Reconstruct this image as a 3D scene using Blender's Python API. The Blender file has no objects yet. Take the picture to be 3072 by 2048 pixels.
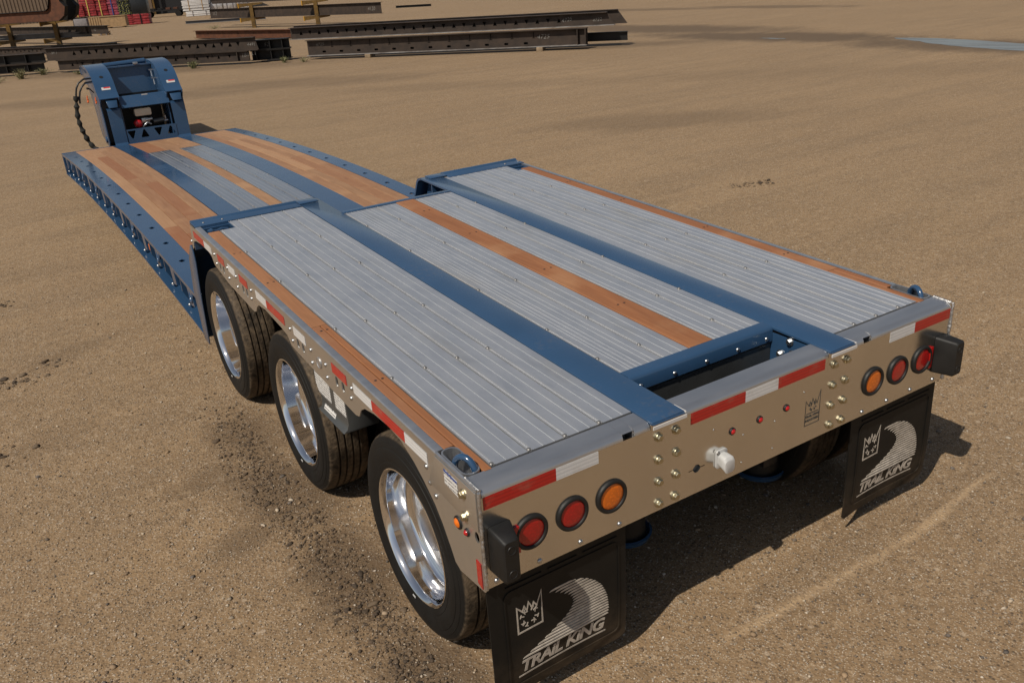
import bpy, bmesh, math, random
import numpy as np
from mathutils import Vector, Matrix
from mathutils.geometry import tessellate_polygon

random.seed(7)
rng = np.random.default_rng(7)
SC = bpy.context.scene
COL = SC.collection
R = math.radians

# ------------------------------------------------------------------ camera
CAM = Vector((-2.3977, -2.1299, 2.6259))
YAW, PITCH, ROLL = 0.5387, 0.4082, -0.0687
cam_d = bpy.data.cameras.new('camera')
cam_d.sensor_width = 36.0
cam_d.lens = 30.274
cam_d.clip_start = 0.05
cam_d.clip_end = 6000
cam = bpy.data.objects.new('camera', cam_d)
COL.objects.link(cam)
fwd = Vector((math.sin(YAW) * math.cos(PITCH), math.cos(YAW) * math.cos(PITCH), -math.sin(PITCH)))
rgt = Vector((math.cos(YAW), -math.sin(YAW), 0))
upv = rgt.cross(fwd)
r2 = rgt * math.cos(ROLL) + upv * math.sin(ROLL)
u2 = upv * math.cos(ROLL) - rgt * math.sin(ROLL)
cam.matrix_world = Matrix(((r2.x, u2.x, -fwd.x, CAM.x), (r2.y, u2.y, -fwd.y, CAM.y), (r2.z, u2.z, -fwd.z, CAM.z), (0, 0, 0, 1)))
SC.camera = cam

# ------------------------------------------------------------------ sky and sun
SUN_DIR = Vector((-0.74, -0.26, 1.0)).normalized()          # towards the sun
SUN_EL = math.asin(SUN_DIR.z)
SUN_ROT = math.atan2(SUN_DIR.x, SUN_DIR.y)
world = bpy.data.worlds.new('World')
SC.world = world
world.use_nodes = True
wn = world.node_tree
sky = wn.nodes.new('ShaderNodeTexSky')
sky.sky_type = 'NISHITA'
sky.sun_disc = False
sky.sun_elevation = SUN_EL
sky.sun_rotation = SUN_ROT
sky.air_density = 1.0
sky.dust_density = 0.9
wn.nodes['Background'].inputs['Strength'].default_value = 0.053
hs = wn.nodes.new('ShaderNodeHueSaturation')              # hazy, paler summer sky
hs.inputs['Saturation'].default_value = 0.58
wn.links.new(sky.outputs[0], hs.inputs['Color'])
wn.links.new(hs.outputs[0], wn.nodes['Background'].inputs['Color'])
sun_d = bpy.data.lights.new('sun', 'SUN')
sun_d.energy = 3.4
sun_d.angle = R(0.5)
sun_d.color = (1.0, 0.92, 0.80)
sun = bpy.data.objects.new('sun', sun_d)
sun.rotation_euler = (-SUN_DIR).to_track_quat('-Z', 'Y').to_euler()
sun.location = (-20, -8, 30)
COL.objects.link(sun)
SC.view_settings.view_transform = 'Standard'
SC.view_settings.look = 'None'
SC.view_settings.exposure = 0.2
SC.view_settings.gamma = 1.0
SC.view_settings.use_curve_mapping = False
SC.cycles.max_bounces = 8
SC.cycles.diffuse_bounces = 3
SC.cycles.glossy_bounces = 4
SC.cycles.caustics_reflective = False
SC.cycles.caustics_refractive = False
SC.cycles.sample_clamp_indirect = 6.0
SC.cycles.sample_clamp_direct = 40.0


# ------------------------------------------------------------------ material helpers
class NT:
    def __init__(s, name):
        s.m = bpy.data.materials.new(name)
        s.m.use_nodes = True
        s.t = s.m.node_tree
        s.b = s.t.nodes['Principled BSDF']

    def n(s, typ, **kw):
        o = s.t.nodes.new(typ)
        for k, v in kw.items():
            setattr(o, k, v)
        return o

    def lk(s, a, b):
        s.t.links.new(a, b)

    def put(s, sock, v):
        if isinstance(v, bpy.types.NodeSocket):
            s.lk(v, sock)
        elif isinstance(v, (tuple, list)) and len(v) == 3 and sock.type == 'RGBA':
            sock.default_value = (*v, 1)
        else:
            sock.default_value = v

    def pos(s):
        return s.n('ShaderNodeNewGeometry').outputs['Position']

    def obj(s):
        return s.n('ShaderNodeTexCoord').outputs['Object']

    def rand(s):
        return s.n('ShaderNodeObjectInfo').outputs['Random']

    def map(s, v, scale=(1, 1, 1), rot=(0, 0, 0), loc=(0, 0, 0)):
        o = s.n('ShaderNodeMapping')
        s.lk(v, o.inputs[0])
        o.inputs['Location'].default_value = loc
        o.inputs['Rotation'].default_value = rot
        o.inputs['Scale'].default_value = scale
        return o.outputs[0]

    def noise(s, v, scale, detail=3, rough=0.55, dist=0.0):
        o = s.n('ShaderNodeTexNoise')
        s.lk(v, o.inputs['Vector'])
        o.inputs['Scale'].default_value = scale
        o.inputs['Detail'].default_value = detail
        o.inputs['Roughness'].default_value = rough
        o.inputs['Distortion'].default_value = dist
        return o.outputs['Fac']

    def voro(s, v, scale, feature='F1', out='Distance'):
        o = s.n('ShaderNodeTexVoronoi', feature=feature)
        s.lk(v, o.inputs['Vector'])
        o.inputs['Scale'].default_value = scale
        return o.outputs[out]

    def math(s, op, a, b=0.0, c=None):
        o = s.n('ShaderNodeMath', operation=op)
        s.put(o.inputs[0], a)
        s.put(o.inputs[1], b)
        if c is not None:
            s.put(o.inputs[2], c)
        return o.outputs[0]

    def ramp(s, f, a, b, lo=0.0, hi=1.0):
        o = s.n('ShaderNodeMapRange')
        s.put(o.inputs[0], f)
        o.inputs[1].default_value = a
        o.inputs[2].default_value = b
        o.inputs[3].default_value = lo
        o.inputs[4].default_value = hi
        return o.outputs[0]

    def mix(s, f, a, b, mode='MIX'):
        o = s.n('ShaderNodeMix', data_type='RGBA', blend_type=mode)
        s.put(o.inputs['Factor'], f)
        s.put(o.inputs[6], a)
        s.put(o.inputs[7], b)
        return o.outputs[2]

    def bump(s, h, strength=0.3, dist=0.01, nrm=None):
        o = s.n('ShaderNodeBump')
        s.put(o.inputs['Height'], h)
        o.inputs['Strength'].default_value = strength
        o.inputs['Distance'].default_value = dist
        if nrm is not None:
            s.lk(nrm, o.inputs['Normal'])
        return o.outputs[0]

    def sep(s, v):
        o = s.n('ShaderNodeSeparateXYZ')
        s.lk(v, o.inputs[0])
        return o.outputs

    def set(s, **kw):
        for k, v in kw.items():
            s.put(s.b.inputs[k.replace('_', ' ')], v)
        return s.m


def simple(name, col, rough=0.5, metal=0.0, var=0.15, scale=6.0, bump=0.0, coat=0.0, per_obj=0.0):
    t = NT(name)
    p = t.obj()
    f = t.noise(p, scale, 4)
    lo = tuple(c * (1 - var) for c in col)
    hi = tuple(min(1, c * (1 + var)) for c in col)
    c = t.mix(t.ramp(f, 0.3, 0.7), lo, hi)
    if per_obj:
        c = t.mix(t.ramp(t.rand(), 0, 1, 0, per_obj), c, tuple(x * 0.35 for x in col))
    t.set(Base_Color=c, Roughness=t.ramp(f, 0.2, 0.8, max(0, rough - 0.06), min(1, rough + 0.08)), Metallic=metal, Coat_Weight=coat)
    t.b.inputs['Coat Roughness'].default_value = 0.08
    if bump:
        t.set(Normal=t.bump(t.noise(p, scale * 8, 3), bump, 0.01))
    return t.m


MAT = {}


def mats():
    # blue enamel with a little dust and faint scuffs
    t = NT('blue_paint')
    p = t.obj()
    f = t.noise(p, 1.7, 4)
    g = t.noise(p, 38, 3)
    c = t.mix(t.ramp(f, 0.3, 0.7), (0.0245, 0.064, 0.134), (0.0300, 0.075, 0.155))
    c = t.mix(t.ramp(t.math('MULTIPLY', g, f), 0.32, 0.5, 0, 0.30), c, (0.16, 0.13, 0.10))
    sc = t.voro(t.map(p, (26, 3.0, 8), (0, 0, 0.6)), 1.0)
    c = t.mix(t.ramp(sc, 0.0, 0.025, 0.5, 0.0), c, (0.10, 0.14, 0.20))
    t.set(Base_Color=c, Roughness=t.ramp(f, 0.3, 0.7, 0.17, 0.32), Coat_Weight=0.4, Normal=t.bump(t.noise(p, 5.0, 3), 0.035, 0.01))
    t.b.inputs['Coat Roughness'].default_value = 0.1
    MAT['blue'] = t.m
    # extruded aluminium deck: long streaks, scuffs, thin tan dust
    t = NT('deck_aluminium')
    p = t.pos()
    s1 = t.noise(t.map(p, (90, 1.2, 4)), 1.0, 4)
    s2 = t.noise(t.map(p, (14, 5, 4)), 1.0, 5, 0.65)
    s3 = t.noise(t.map(p, (5, 1.1, 4)), 1.0, 4)
    sc = t.voro(t.map(p, (30, 2.2, 1), (0, 0, 0.35)), 1.4)
    c = t.mix(t.ramp(s1, 0.3, 0.7), (0.77, 0.775, 0.785), (0.82, 0.82, 0.83))
    c = t.mix(t.ramp(s2, 0.50, 0.80, 0, 0.32), c, (0.62, 0.62, 0.63))
    c = t.mix(t.ramp(s3, 0.56, 0.74, 0, 0.35), c, (0.66, 0.58, 0.45))
    c = t.mix(t.ramp(sc, 0.0, 0.04, 0.35, 0.0), c, (0.36, 0.36, 0.37))
    t.set(Base_Color=c, Metallic=t.ramp(s2, 0.3, 0.75, 0.88, 0.80), Roughness=t.ramp(s2, 0.25, 0.75, 0.33, 0.42),
          Normal=t.bump(t.math('ADD', s1, t.math('MULTIPLY', s2, 0.4)), 0.06, 0.003))
    MAT['deck'] = t.m
    t = NT('new_deck_aluminium')                         # low deck planks are still shiny
    p = t.pos()
    s1 = t.noise(t.map(p, (60, 0.8, 4)), 1.0, 4)
    s2 = t.noise(t.map(p, (9, 2, 4)), 1.0, 5, 0.65)
    t.set(Base_Color=t.mix(t.ramp(s1, 0.3, 0.7), (0.68, 0.68, 0.69), (0.78, 0.78, 0.79)), Metallic=0.95, Roughness=t.ramp(s2, 0.25, 0.75, 0.24, 0.40))
    MAT['deck_new'] = t.m
    t = NT('worn_rib_aluminium')                         # rib tops kept bright by wear
    p = t.pos()
    f = t.noise(t.map(p, (40, 3, 4)), 1.0, 4)
    t.set(Base_Color=t.mix(t.ramp(f, 0.35, 0.7), (0.78, 0.775, 0.76), (0.64, 0.63, 0.61)), Metallic=0.80, Roughness=0.40)
    MAT['rib'] = t.m
    # brushed plate
    t = NT('brushed_plate')
    p = t.pos()
    s1 = t.noise(t.map(p, (3, 3, 260)), 1.0, 3)
    s2 = t.noise(p, 3.0, 4)
    c = t.mix(t.ramp(s2, 0.3, 0.75), (0.72, 0.705, 0.68), (0.64, 0.625, 0.60))
    t.set(Base_Color=c, Metallic=1.0, Roughness=t.ramp(t.math('ADD', t.math('MULTIPLY', s2, 0.6), t.math('MULTIPLY', t.noise(p, 17, 4, 0.7), 0.4)), 0.3, 0.7, 0.12, 0.24), Normal=t.bump(t.noise(p, 2.6, 2), 0.06, 0.02, t.bump(s1, 0.05, 0.002)))
    MAT['plate'] = t.m
    t = NT('mill_plate')
    p = t.pos()
    s2 = t.noise(p, 4.0, 4)
    t.set(Base_Color=t.mix(t.ramp(s2, 0.3, 0.75), (0.70, 0.68, 0.65), (0.60, 0.58, 0.55)), Metallic=0.9, Roughness=t.ramp(s2, 0.3, 0.8, 0.26, 0.40))
    MAT['mill'] = t.m
    t = NT('cast_aluminium')
    p = t.pos()
    s2 = t.noise(t.map(p, (3, 14, 14)), 1.0, 4)
    t.set(Base_Color=t.mix(t.ramp(s2, 0.3, 0.7), (0.52, 0.53, 0.55), (0.60, 0.60, 0.61)), Metallic=0.9, Roughness=t.ramp(s2, 0.3, 0.7, 0.34, 0.42))
    MAT['cap'] = t.m
    t = NT('polished_rim')
    p = t.obj()
    t.set(Base_Color=(0.86, 0.86, 0.87), Metallic=1.0, Roughness=t.ramp(t.noise(p, 9, 3), 0.35, 0.75, 0.035, 0.1))
    MAT['chrome'] = t.m
    MAT['machined'] = simple('machined_disc', (0.66, 0.66, 0.67), 0.30, 1.0, 0.08, 20)
    MAT['silver'] = simple('zinc_bolt', (0.50, 0.51, 0.52), 0.34, 1.0, 0.1, 60)
    MAT['screw'] = simple('dull_screw', (0.32, 0.31, 0.30), 0.5, 0.9, 0.15, 60)
    MAT['gold'] = simple('yellow_zinc', (0.50, 0.45, 0.32), 0.36, 1.0, 0.25, 60)
    MAT['weld'] = simple('weld_metal', (0.62, 0.61, 0.60), 0.38, 1.0, 0.2, 200, 0.3)
    # apitong planks
    for nm, a, b, dark in (('wood_red', (0.335, 0.142, 0.057), (0.25, 0.096, 0.038), 0.4), ('wood_tan', (0.370, 0.212, 0.112), (0.280, 0.146, 0.074), 0.85)):
        t = NT(nm)
        p = t.pos()
        off = t.n('ShaderNodeVectorMath', operation='ADD')
        t.lk(p, off.inputs[0])
        cx = t.n('ShaderNodeCombineXYZ')
        t.lk(t.math('MULTIPLY', t.rand(), 37.0), cx.inputs[1])
        t.lk(t.math('MULTIPLY', t.rand(), 11.0), cx.inputs[0])
        t.lk(cx.outputs[0], off.inputs[1])
        q = off.outputs[0]
        g1 = t.noise(t.map(q, (70, 2.2, 10)), 1.0, 5, 0.6, 0.4)
        g2 = t.noise(t.map(q, (9, 1.3, 6)), 1.0, 4, 0.6, 1.2)
        kn = t.noise(t.map(q, (7, 2.5, 3)), 1.0, 2)
        c = t.mix(t.ramp(g1, 0.3, 0.7), a, b)
        c = t.mix(t.ramp(g2, 0.4, 0.7, 0, 0.55), c, tuple(x * 0.72 for x in b))
        c = t.mix(t.ramp(t.rand(), 0.35, 1.0, 0, dark), c, (0.26, 0.10, 0.042))
        c = t.mix(t.ramp(t.rand(), 0.35, 0.0, 0, dark * 0.7), c, (0.44, 0.25, 0.13))
        c = t.mix(t.ramp(kn, 0.70, 0.8, 0, 0.6), c, (0.10, 0.035, 0.015))
        c = t.mix(t.ramp(t.noise(q, 2.3, 5), 0.55, 0.75, 0, 0.35), c, (0.50, 0.30, 0.16))
        t.set(Base_Color=c, Roughness=t.ramp(g1, 0.3, 0.7, 0.5, 0.68), Normal=t.bump(g1, 0.18, 0.004))
        MAT[nm] = t.m
    # tyres
    t = NT('tyre_rubber')
    p = t.obj()
    rr = t.n('ShaderNodeVectorMath', operation='LENGTH')
    t.lk(t.map(p, (0, 1, 1)), rr.inputs[0])
    rad = rr.outputs['Value']
    d = t.noise(p, 9, 5, 0.65)
    d2 = t.noise(p, 45, 3)
    tread = t.ramp(rad, 0.443, 0.451)
    c = t.mix(t.ramp(d, 0.3, 0.75), (0.0045, 0.0043, 0.0040), (0.0095, 0.0086, 0.0075))
    dirt = t.mix(d2, (0.036, 0.026, 0.017), (0.17, 0.122, 0.076))
    c = t.mix(t.math('MULTIPLY', tread, t.ramp(t.math('ADD', d, t.math('MULTIPLY', d2, 0.4)), 0.46, 0.86)), c, dirt)
    t.set(Base_Color=c, Roughness=t.ramp(d, 0.3, 0.7, 0.55, 0.78), Normal=t.bump(t.math('MULTIPLY', d2, tread), 0.5, 0.012))
    t.b.inputs['Specular IOR Level'].default_value = 0.3
    MAT['tyre'] = t.m
    t = NT('black_rubber')
    p = t.obj()
    d = t.noise(p, 7, 5, 0.6)
    c = t.mix(t.ramp(d, 0.35, 0.7), (0.005, 0.005, 0.0048), (0.011, 0.010, 0.009))
    t.set(Base_Color=c, Roughness=t.ramp(d, 0.3, 0.7, 0.5, 0.68), Normal=t.bump(t.noise(p, 120, 2), 0.12, 0.003))
    MAT['rubber'] = t.m
    t = NT('mudflap_rubber')
    p = t.pos()
    z = t.sep(p)[2]
    d = t.noise(p, 11, 5, 0.65)
    dust = t.math('MULTIPLY', t.ramp(z, 0.34, 0.08), t.ramp(d, 0.3, 0.75))
    c = t.mix(t.ramp(d, 0.35, 0.7), (0.005, 0.0048, 0.0044), (0.010, 0.0086, 0.0068))
    c = t.mix(t.math('MULTIPLY', dust, 0.6), c, (0.13, 0.092, 0.058))
    t.set(Base_Color=c, Roughness=0.6, Normal=t.bump(t.noise(p, 60, 3), 0.1, 0.004))
    t.b.inputs['Specular IOR Level'].default_value = 0.3
    MAT['flap'] = t.m
    MAT['print'] = simple('silver_print', (0.46, 0.41, 0.35), 0.5, 0.0, 0.25, 40)
    MAT['dark'] = simple('black_steel', (0.012, 0.012, 0.013), 0.45, 0.0, 0.2)
    MAT['tray'] = simple('dark_tray', (0.085, 0.088, 0.088), 0.28, 0.4, 0.15)
    for nm, col in (('lens_red', (0.40, 0.006, 0.006)), ('lens_amber', (0.70, 0.15, 0.006))):
        t = NT(nm)
        p = t.obj()
        v = t.voro(p, 85)
        c = t.mix(t.ramp(v, 0.1, 0.6), tuple(min(1, x * 1.2) for x in col), tuple(x * 0.9 for x in col))
        t.set(Base_Color=c, Roughness=0.25, Coat_Weight=0.6, Normal=t.bump(v, 0.05, 0.002))
        MAT[nm] = t.m
    for nm, c1, c2 in (('tape_red', (0.50, 0.012, 0.010), (0.38, 0.008, 0.007)), ('tape_white', (0.74, 0.74, 0.74), (0.60, 0.61, 0.62))):
        t = NT(nm)
        p = t.pos()
        x, y, z = t.sep(p)[0], t.sep(p)[1], t.sep(p)[2]
        w = t.math('SINE', t.math('MULTIPLY', t.math('SUBTRACT', z, t.math('MULTIPLY', y, 0.03641)), 420.0))
        ck = t.voro(t.map(p, (260, 260, 260)), 1.0)
        c = t.mix(t.ramp(w, -0.4, 0.9), c1, c2)
        c = t.mix(t.ramp(ck, 0.2, 0.7, 0, 0.25), c, tuple(v * 0.7 for v in c2))
        c = t.mix(t.ramp(t.noise(p, 14, 4), 0.55, 0.8, 0, 0.4), c, (0.30, 0.22, 0.15))
        t.set(Base_Color=c, Roughness=0.3, Coat_Weight=0.4)
        MAT[nm] = t.m
    t = NT('printed_label')
    p = t.obj()
    z = t.sep(p)[2]
    ln = t.math('SINE', t.math('MULTIPLY', z, 430.0))
    wd = t.noise(t.map(p, (150, 150, 40)), 1.0, 2)
    f = t.math('MULTIPLY', t.ramp(ln, 0.25, 0.5), t.ramp(wd, 0.42, 0.5))
    t.set(Base_Color=t.mix(t.math('MULTIPLY', f, 0.8), (0.64, 0.63, 0.61), (0.04, 0.04, 0.05)), Roughness=0.5)
    MAT['label'] = t.m
    MAT['white'] = simple('white_plastic', (0.55, 0.55, 0.54), 0.3, 0.0, 0.08)
    MAT['cream'] = simple('cream_plastic', (0.62, 0.57, 0.45), 0.4, 0.0, 0.08)
    MAT['red'] = simple('red_paint', (0.45, 0.008, 0.012), 0.25, 0.0, 0.1, 6, 0, 0.5)
    MAT['orange'] = simple('orange_tag', (0.75, 0.13, 0.02), 0.5)
    MAT['hose'] = simple('black_hose', (0.012, 0.012, 0.012), 0.4)
    MAT['sleeve'] = simple('black_sleeve', (0.014, 0.014, 0.011), 0.8, 0, 0.3, 30, 0.4)
    MAT['decal_blue'] = simple('blue_band', (0.04, 0.07, 0.25), 0.4)
    MAT['decal_red'] = simple('red_band', (0.55, 0.03, 0.02), 0.4)
    # yard steel
    for nm, c1, c2, r in (('steel', (0.058, 0.041, 0.031), (0.030, 0.023, 0.019), 0.6), ('steel_edge', (0.32, 0.31, 0.30), (0.12, 0.10, 0.09), 0.38),
                          ('rust', (0.135, 0.052, 0.026), (0.07, 0.032, 0.02), 0.7), ('steel_grey', (0.115, 0.115, 0.12), (0.085, 0.085, 0.092), 0.4),
                          ('steel_black', (0.011, 0.011, 0.011), (0.018, 0.015, 0.013), 0.5)):
        t = NT(nm)
        p = t.obj()
        f = t.noise(t.map(p, (0.7, 3, 3)), 1.3, 5, 0.6)
        t.set(Base_Color=t.mix(t.ramp(f, 0.32, 0.7), c1, c2), Roughness=t.ramp(f, 0.3, 0.7, r - 0.08, r + 0.12), Metallic=0.0)
        t.b.inputs['Specular IOR Level'].default_value = 0.3
        MAT[nm] = t.m
    MAT['chalk'] = simple('chalk', (0.30, 0.29, 0.27), 0.9, 0, 0.5, 40)
    MAT['yellow'] = simple('yellow_paint', (0.46, 0.235, 0.012), 0.5, 0, 0.2, 3)
    MAT['yellow_shaded'] = simple('shaded_yellow_paint', (0.115, 0.062, 0.008), 0.6, 0, 0.4, 4)  # the yellow darkened: shade put into the colour of arms and posts
    MAT['block'] = simple('timber_block', (0.26, 0.19, 0.12), 0.8, 0, 0.25, 8)
    MAT['crate'] = simple('crate_wood', (0.34, 0.22, 0.11), 0.75, 0, 0.2, 5)
    MAT['bundle_red'] = simple('red_bundle', (0.27, 0.022, 0.026), 0.5, 0, 0.5, 5)
    MAT['bundle_pink'] = simple('pink_bundle', (0.30, 0.05, 0.075), 0.5, 0, 0.4, 5)
    t = NT('speckled_ends')
    v = t.voro(t.obj(), 9)
    t.set(Base_Color=t.mix(t.ramp(v, 0.25, 0.4), (0.30, 0.30, 0.07), (0.012, 0.014, 0.010)), Roughness=0.6)
    MAT['speckle'] = t.m
    MAT['bundle_black'] = simple('black_wrap', (0.010, 0.011, 0.012), 0.35)
    MAT['strap'] = simple('strap_yellow', (0.55, 0.42, 0.10), 0.5)
    MAT['sheet_white'] = simple('white_sheet', (0.62, 0.60, 0.58), 0.45, 0, 0.08)
    MAT['sheet_dark'] = simple('grey_sheet_edge', (0.22, 0.20, 0.20), 0.6)
    MAT['wrap'] = simple('clear_wrap', (0.45, 0.43, 0.42), 0.2, 0.35, 0.3, 3, 0.6)
    MAT['wall'] = simple('tan_cladding', (0.150, 0.105, 0.070), 0.6, 0, 0.1, 1)
    MAT['door_dark'] = simple('doorway_shade', (0.012, 0.012, 0.014), 0.7)
    t = NT('weed_green')
    t.set(Base_Color=t.mix(t.rand(), (0.12, 0.125, 0.045), (0.20, 0.17, 0.08)), Roughness=0.7)
    MAT['weed'] = t.m
    # puddle water
    t = NT('puddle_water')
    p = t.pos()
    n_ = t.noise(t.map(p, (3.0, 0.6, 1)), 1.0, 4)
    t.set(Base_Color=(0.070, 0.052, 0.034), Roughness=t.ramp(n_, 0.35, 0.7, 0.08, 0.22), IOR=1.33, Normal=t.bump(n_, 0.05, 0.02))
    MAT['water'] = t.m
    # stones
    t = NT('stone')
    a = t.n('ShaderNodeAttribute', attribute_name='tint')
    t.set(Base_Color=a.outputs['Color'], Roughness=0.85)
    MAT['stone'] = t.m
    # ground
    t = NT('gravel_ground')
    p = t.pos()
    big = t.noise(p, 0.22, 4, 0.6)
    track = t.noise(t.map(p, (0.10, 0.9, 1), (0, 0, R(-52))), 1.0, 4, 0.6)
    track2 = t.noise(t.map(p, (0.22, 2.6, 1), (0, 0, R(-70))), 1.0, 4, 0.6)
    mid = t.noise(p, 2.4, 5, 0.65)
    fine = t.noise(p, 33, 4, 0.7)
    v1 = t.n('ShaderNodeTexVoronoi')
    t.lk(p, v1.inputs['Vector'])
    v1.inputs['Scale'].default_value = 62
    v2 = t.n('ShaderNodeTexVoronoi')
    t.lk(p, v2.inputs['Vector'])
    v2.inputs['Scale'].default_value = 23
    c = t.mix(t.ramp(big, 0.3, 0.7), (0.300, 0.200, 0.111), (0.256, 0.168, 0.092))
    c = t.mix(t.ramp(track, 0.40, 0.64, 0, 0.6), c, (0.226, 0.150, 0.084))
    c = t.mix(t.ramp(track2, 0.50, 0.68, 0, 0.6), c, (0.205, 0.138, 0.080))
    c = t.mix(t.ramp(mid, 0.5, 0.75, 0, 0.4), c, (0.180, 0.120, 0.070))
    spk = t.noise(p, 13, 3, 0.8)
    c = t.mix(t.ramp(spk, 0.54, 0.72, 0, 0.75), c, (0.155, 0.104, 0.060))
    c = t.mix(t.ramp(spk, 0.46, 0.28, 0, 0.7), c, (0.40, 0.290, 0.180))
    c = t.mix(t.ramp(t.noise(t.map(p, (0.8, 3.2, 1), (0, 0, R(-58))), 1.0, 5, 0.75), 0.5, 0.72, 0, 0.45), c, (0.175, 0.118, 0.070))
    c = t.mix(t.ramp(fine, 0.5, 0.78, 0, 0.6), c, (0.150, 0.100, 0.060))
    c = t.mix(t.ramp(fine, 0.46, 0.25, 0, 0.45), c, (0.39, 0.295, 0.20))
    v3 = t.n('ShaderNodeTexVoronoi')
    t.lk(p, v3.inputs['Vector'])
    v3.inputs['Scale'].default_value = 118
    r3 = t.sep(v3.outputs['Color'])[2]
    c = t.mix(t.math('MULTIPLY', t.ramp(v3.outputs['Distance'], 0.42, 0.2), t.ramp(r3, 0.62, 0.75, 0, 0.8)), c, (0.46, 0.385, 0.295))
    c = t.mix(t.math('MULTIPLY', t.ramp(v3.outputs['Distance'], 0.5, 0.2), t.ramp(r3, 0.25, 0.15, 0, 0.6)), c, (0.13, 0.092, 0.06))
    r1 = t.sep(v1.outputs['Color'])[0]
    c = t.mix(t.math('MULTIPLY', t.ramp(v1.outputs['Distance'], 0.45, 0.2), t.ramp(r1, 0.80, 0.90, 0, 0.75)), c, (0.46, 0.39, 0.31))
    c = t.mix(t.math('MULTIPLY', t.ramp(v1.outputs['Distance'], 0.5, 0.25), t.ramp(r1, 0.22, 0.12, 0, 0.7)), c, (0.07, 0.055, 0.042))
    r2_ = t.sep(v2.outputs['Color'])[1]
    c = t.mix(t.math('MULTIPLY', t.ramp(v2.outputs['Distance'], 0.36, 0.2), t.ramp(r2_, 0.90, 0.95, 0, 0.6)), c, (0.42, 0.33, 0.24))
    # damp earth, wet patches and darker ground: each an ellipse whose rim is broken by noise
    x, y = t.sep(p)[0], t.sep(p)[1]
    edge = t.math('ADD', t.math('MULTIPLY', t.noise(p, 2.2, 5, 0.75), 1.5), t.math('MULTIPLY', t.noise(p, 14, 5, 0.8), 0.95))
    edge_far = t.math('ADD', t.math('MULTIPLY', t.noise(t.map(p, (0.25, 0.9, 1), (0, 0, R(-60))), 1.0, 6, 0.75), 1.5), t.math('MULTIPLY', t.math('SUBTRACT', t.noise(p, 5.0, 4, 0.8), 0.42), 1.1))
    def blob(cx, cy, rx, ry, rot, amt, e):
        dx = t.math('SUBTRACT', x, cx)
        dy = t.math('SUBTRACT', y, cy)
        ca, sa = math.cos(rot), math.sin(rot)
        a_ = t.math('DIVIDE', t.math('ADD', t.math('MULTIPLY', dx, ca), t.math('MULTIPLY', dy, sa)), rx)
        b_ = t.math('DIVIDE', t.math('SUBTRACT', t.math('MULTIPLY', dy, ca), t.math('MULTIPLY', dx, sa)), ry)
        q = t.math('SQRT', t.math('ADD', t.math('MULTIPLY', a_, a_), t.math('MULTIPLY', b_, b_)))
        return t.ramp(t.math('ADD', q, t.math('SUBTRACT', e, 0.9 if e is not edge else 1.02)), 1.2, 0.6, 0.0, amt)
    wet = None
    for bl in ((-1.38, 2.95, 0.33, 0.55, 0.1, 0.55), (-1.40, 2.15, 0.36, 0.66, 0.15, 0.7), (-1.38, 1.2, 0.33, 0.65, 0.0, 0.75), (-1.38, 0.4, 0.29, 0.60, 0.0, 0.75),
               (-1.75, 1.80, 0.28, 0.16, 0.3, 0.5), (-1.72, 2.55, 0.32, 0.14, 0.2, 0.4), (-1.40, -0.25, 0.26, 0.32, 0.0, 0.45), (-2.5, 3.7, 0.5, 0.2, 0.4, 0.2), (-2.2, 5.2, 0.7, 0.18, 0.5, 0.25)):
        w = blob(*bl, edge)
        wet = w if wet is None else t.math('MAXIMUM', wet, w)
    c = t.mix(wet, c, t.mix(fine, (0.052, 0.034, 0.020), (0.135, 0.090, 0.054)))
    far = None
    for bl in ((20.9, 18.6, 1.5, 5.2, 0.12, 0.8), (22.2, 26.0, 1.7, 6.5, 0.12, 0.75), (20.6, 11.2, 1.5, 4.5, 0.08, 0.75), (33.5, 30.5, 1.0, 5.0, 0.05, 0.55), (31.5, 38.0, 1.0, 6.0, 0.2, 0.5),
               (7.9, 9.7, 2.2, 0.8, -0.55, 0.32), (6.2, 22.6, 3.4, 1.2, -0.6, 0.35), (1.2, 24.5, 4.5, 1.0, -0.6, 0.35), (12.5, 13.5, 4.5, 0.8, -0.7, 0.15), (16.5, 9.0, 4.0, 1.0, -0.7, 0.12), (9.0, 17.0, 5.0, 0.7, -0.75, 0.15),
               (14.5, 25.0, 8.5, 1.2, -0.86, 0.5), (4.2, 33.0, 6.5, 1.4, -0.77, 0.5)):  # last two: darker ground strips along the beam piles
        w = blob(*bl, edge_far)
        far = w if far is None else t.math('MAXIMUM', far, w)
    c = t.mix(far, c, t.mix(mid, (0.070, 0.048, 0.031), (0.125, 0.086, 0.054)))
    # pale drag marks behind the trailer
    for k, (ax, ay, bx, by, wd) in enumerate(((-0.35, -0.15, 0.62, -0.17, 0.016), (0.55, -0.19, 1.30, -0.16, 0.014), (0.80, -0.17, 1.72, -0.10, 0.012), (0.15, 0.33, 0.32, 0.36, 0.008))):
        ln = math.hypot(bx - ax, by - ay)
        ux, uy = (bx - ax) / ln, (by - ay) / ln
        dx = t.math('SUBTRACT', x, ax)
        dy = t.math('SUBTRACT', y, ay)
        al = t.math('ADD', t.math('MULTIPLY', dx, ux), t.math('MULTIPLY', dy, uy))
        ac = t.math('ABSOLUTE', t.math('ADD', t.math('SUBTRACT', t.math('MULTIPLY', dy, ux), t.math('MULTIPLY', dx, uy)), t.math('MULTIPLY', t.math('SUBTRACT', t.noise(p, 3.0, 2), 0.5), 0.05)))
        f = t.math('MULTIPLY', t.ramp(ac, wd * 2.3, 0.0), t.math('MULTIPLY', t.ramp(al, -0.05, 0.1), t.ramp(al, ln + 0.05, ln - 0.1)))
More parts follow.
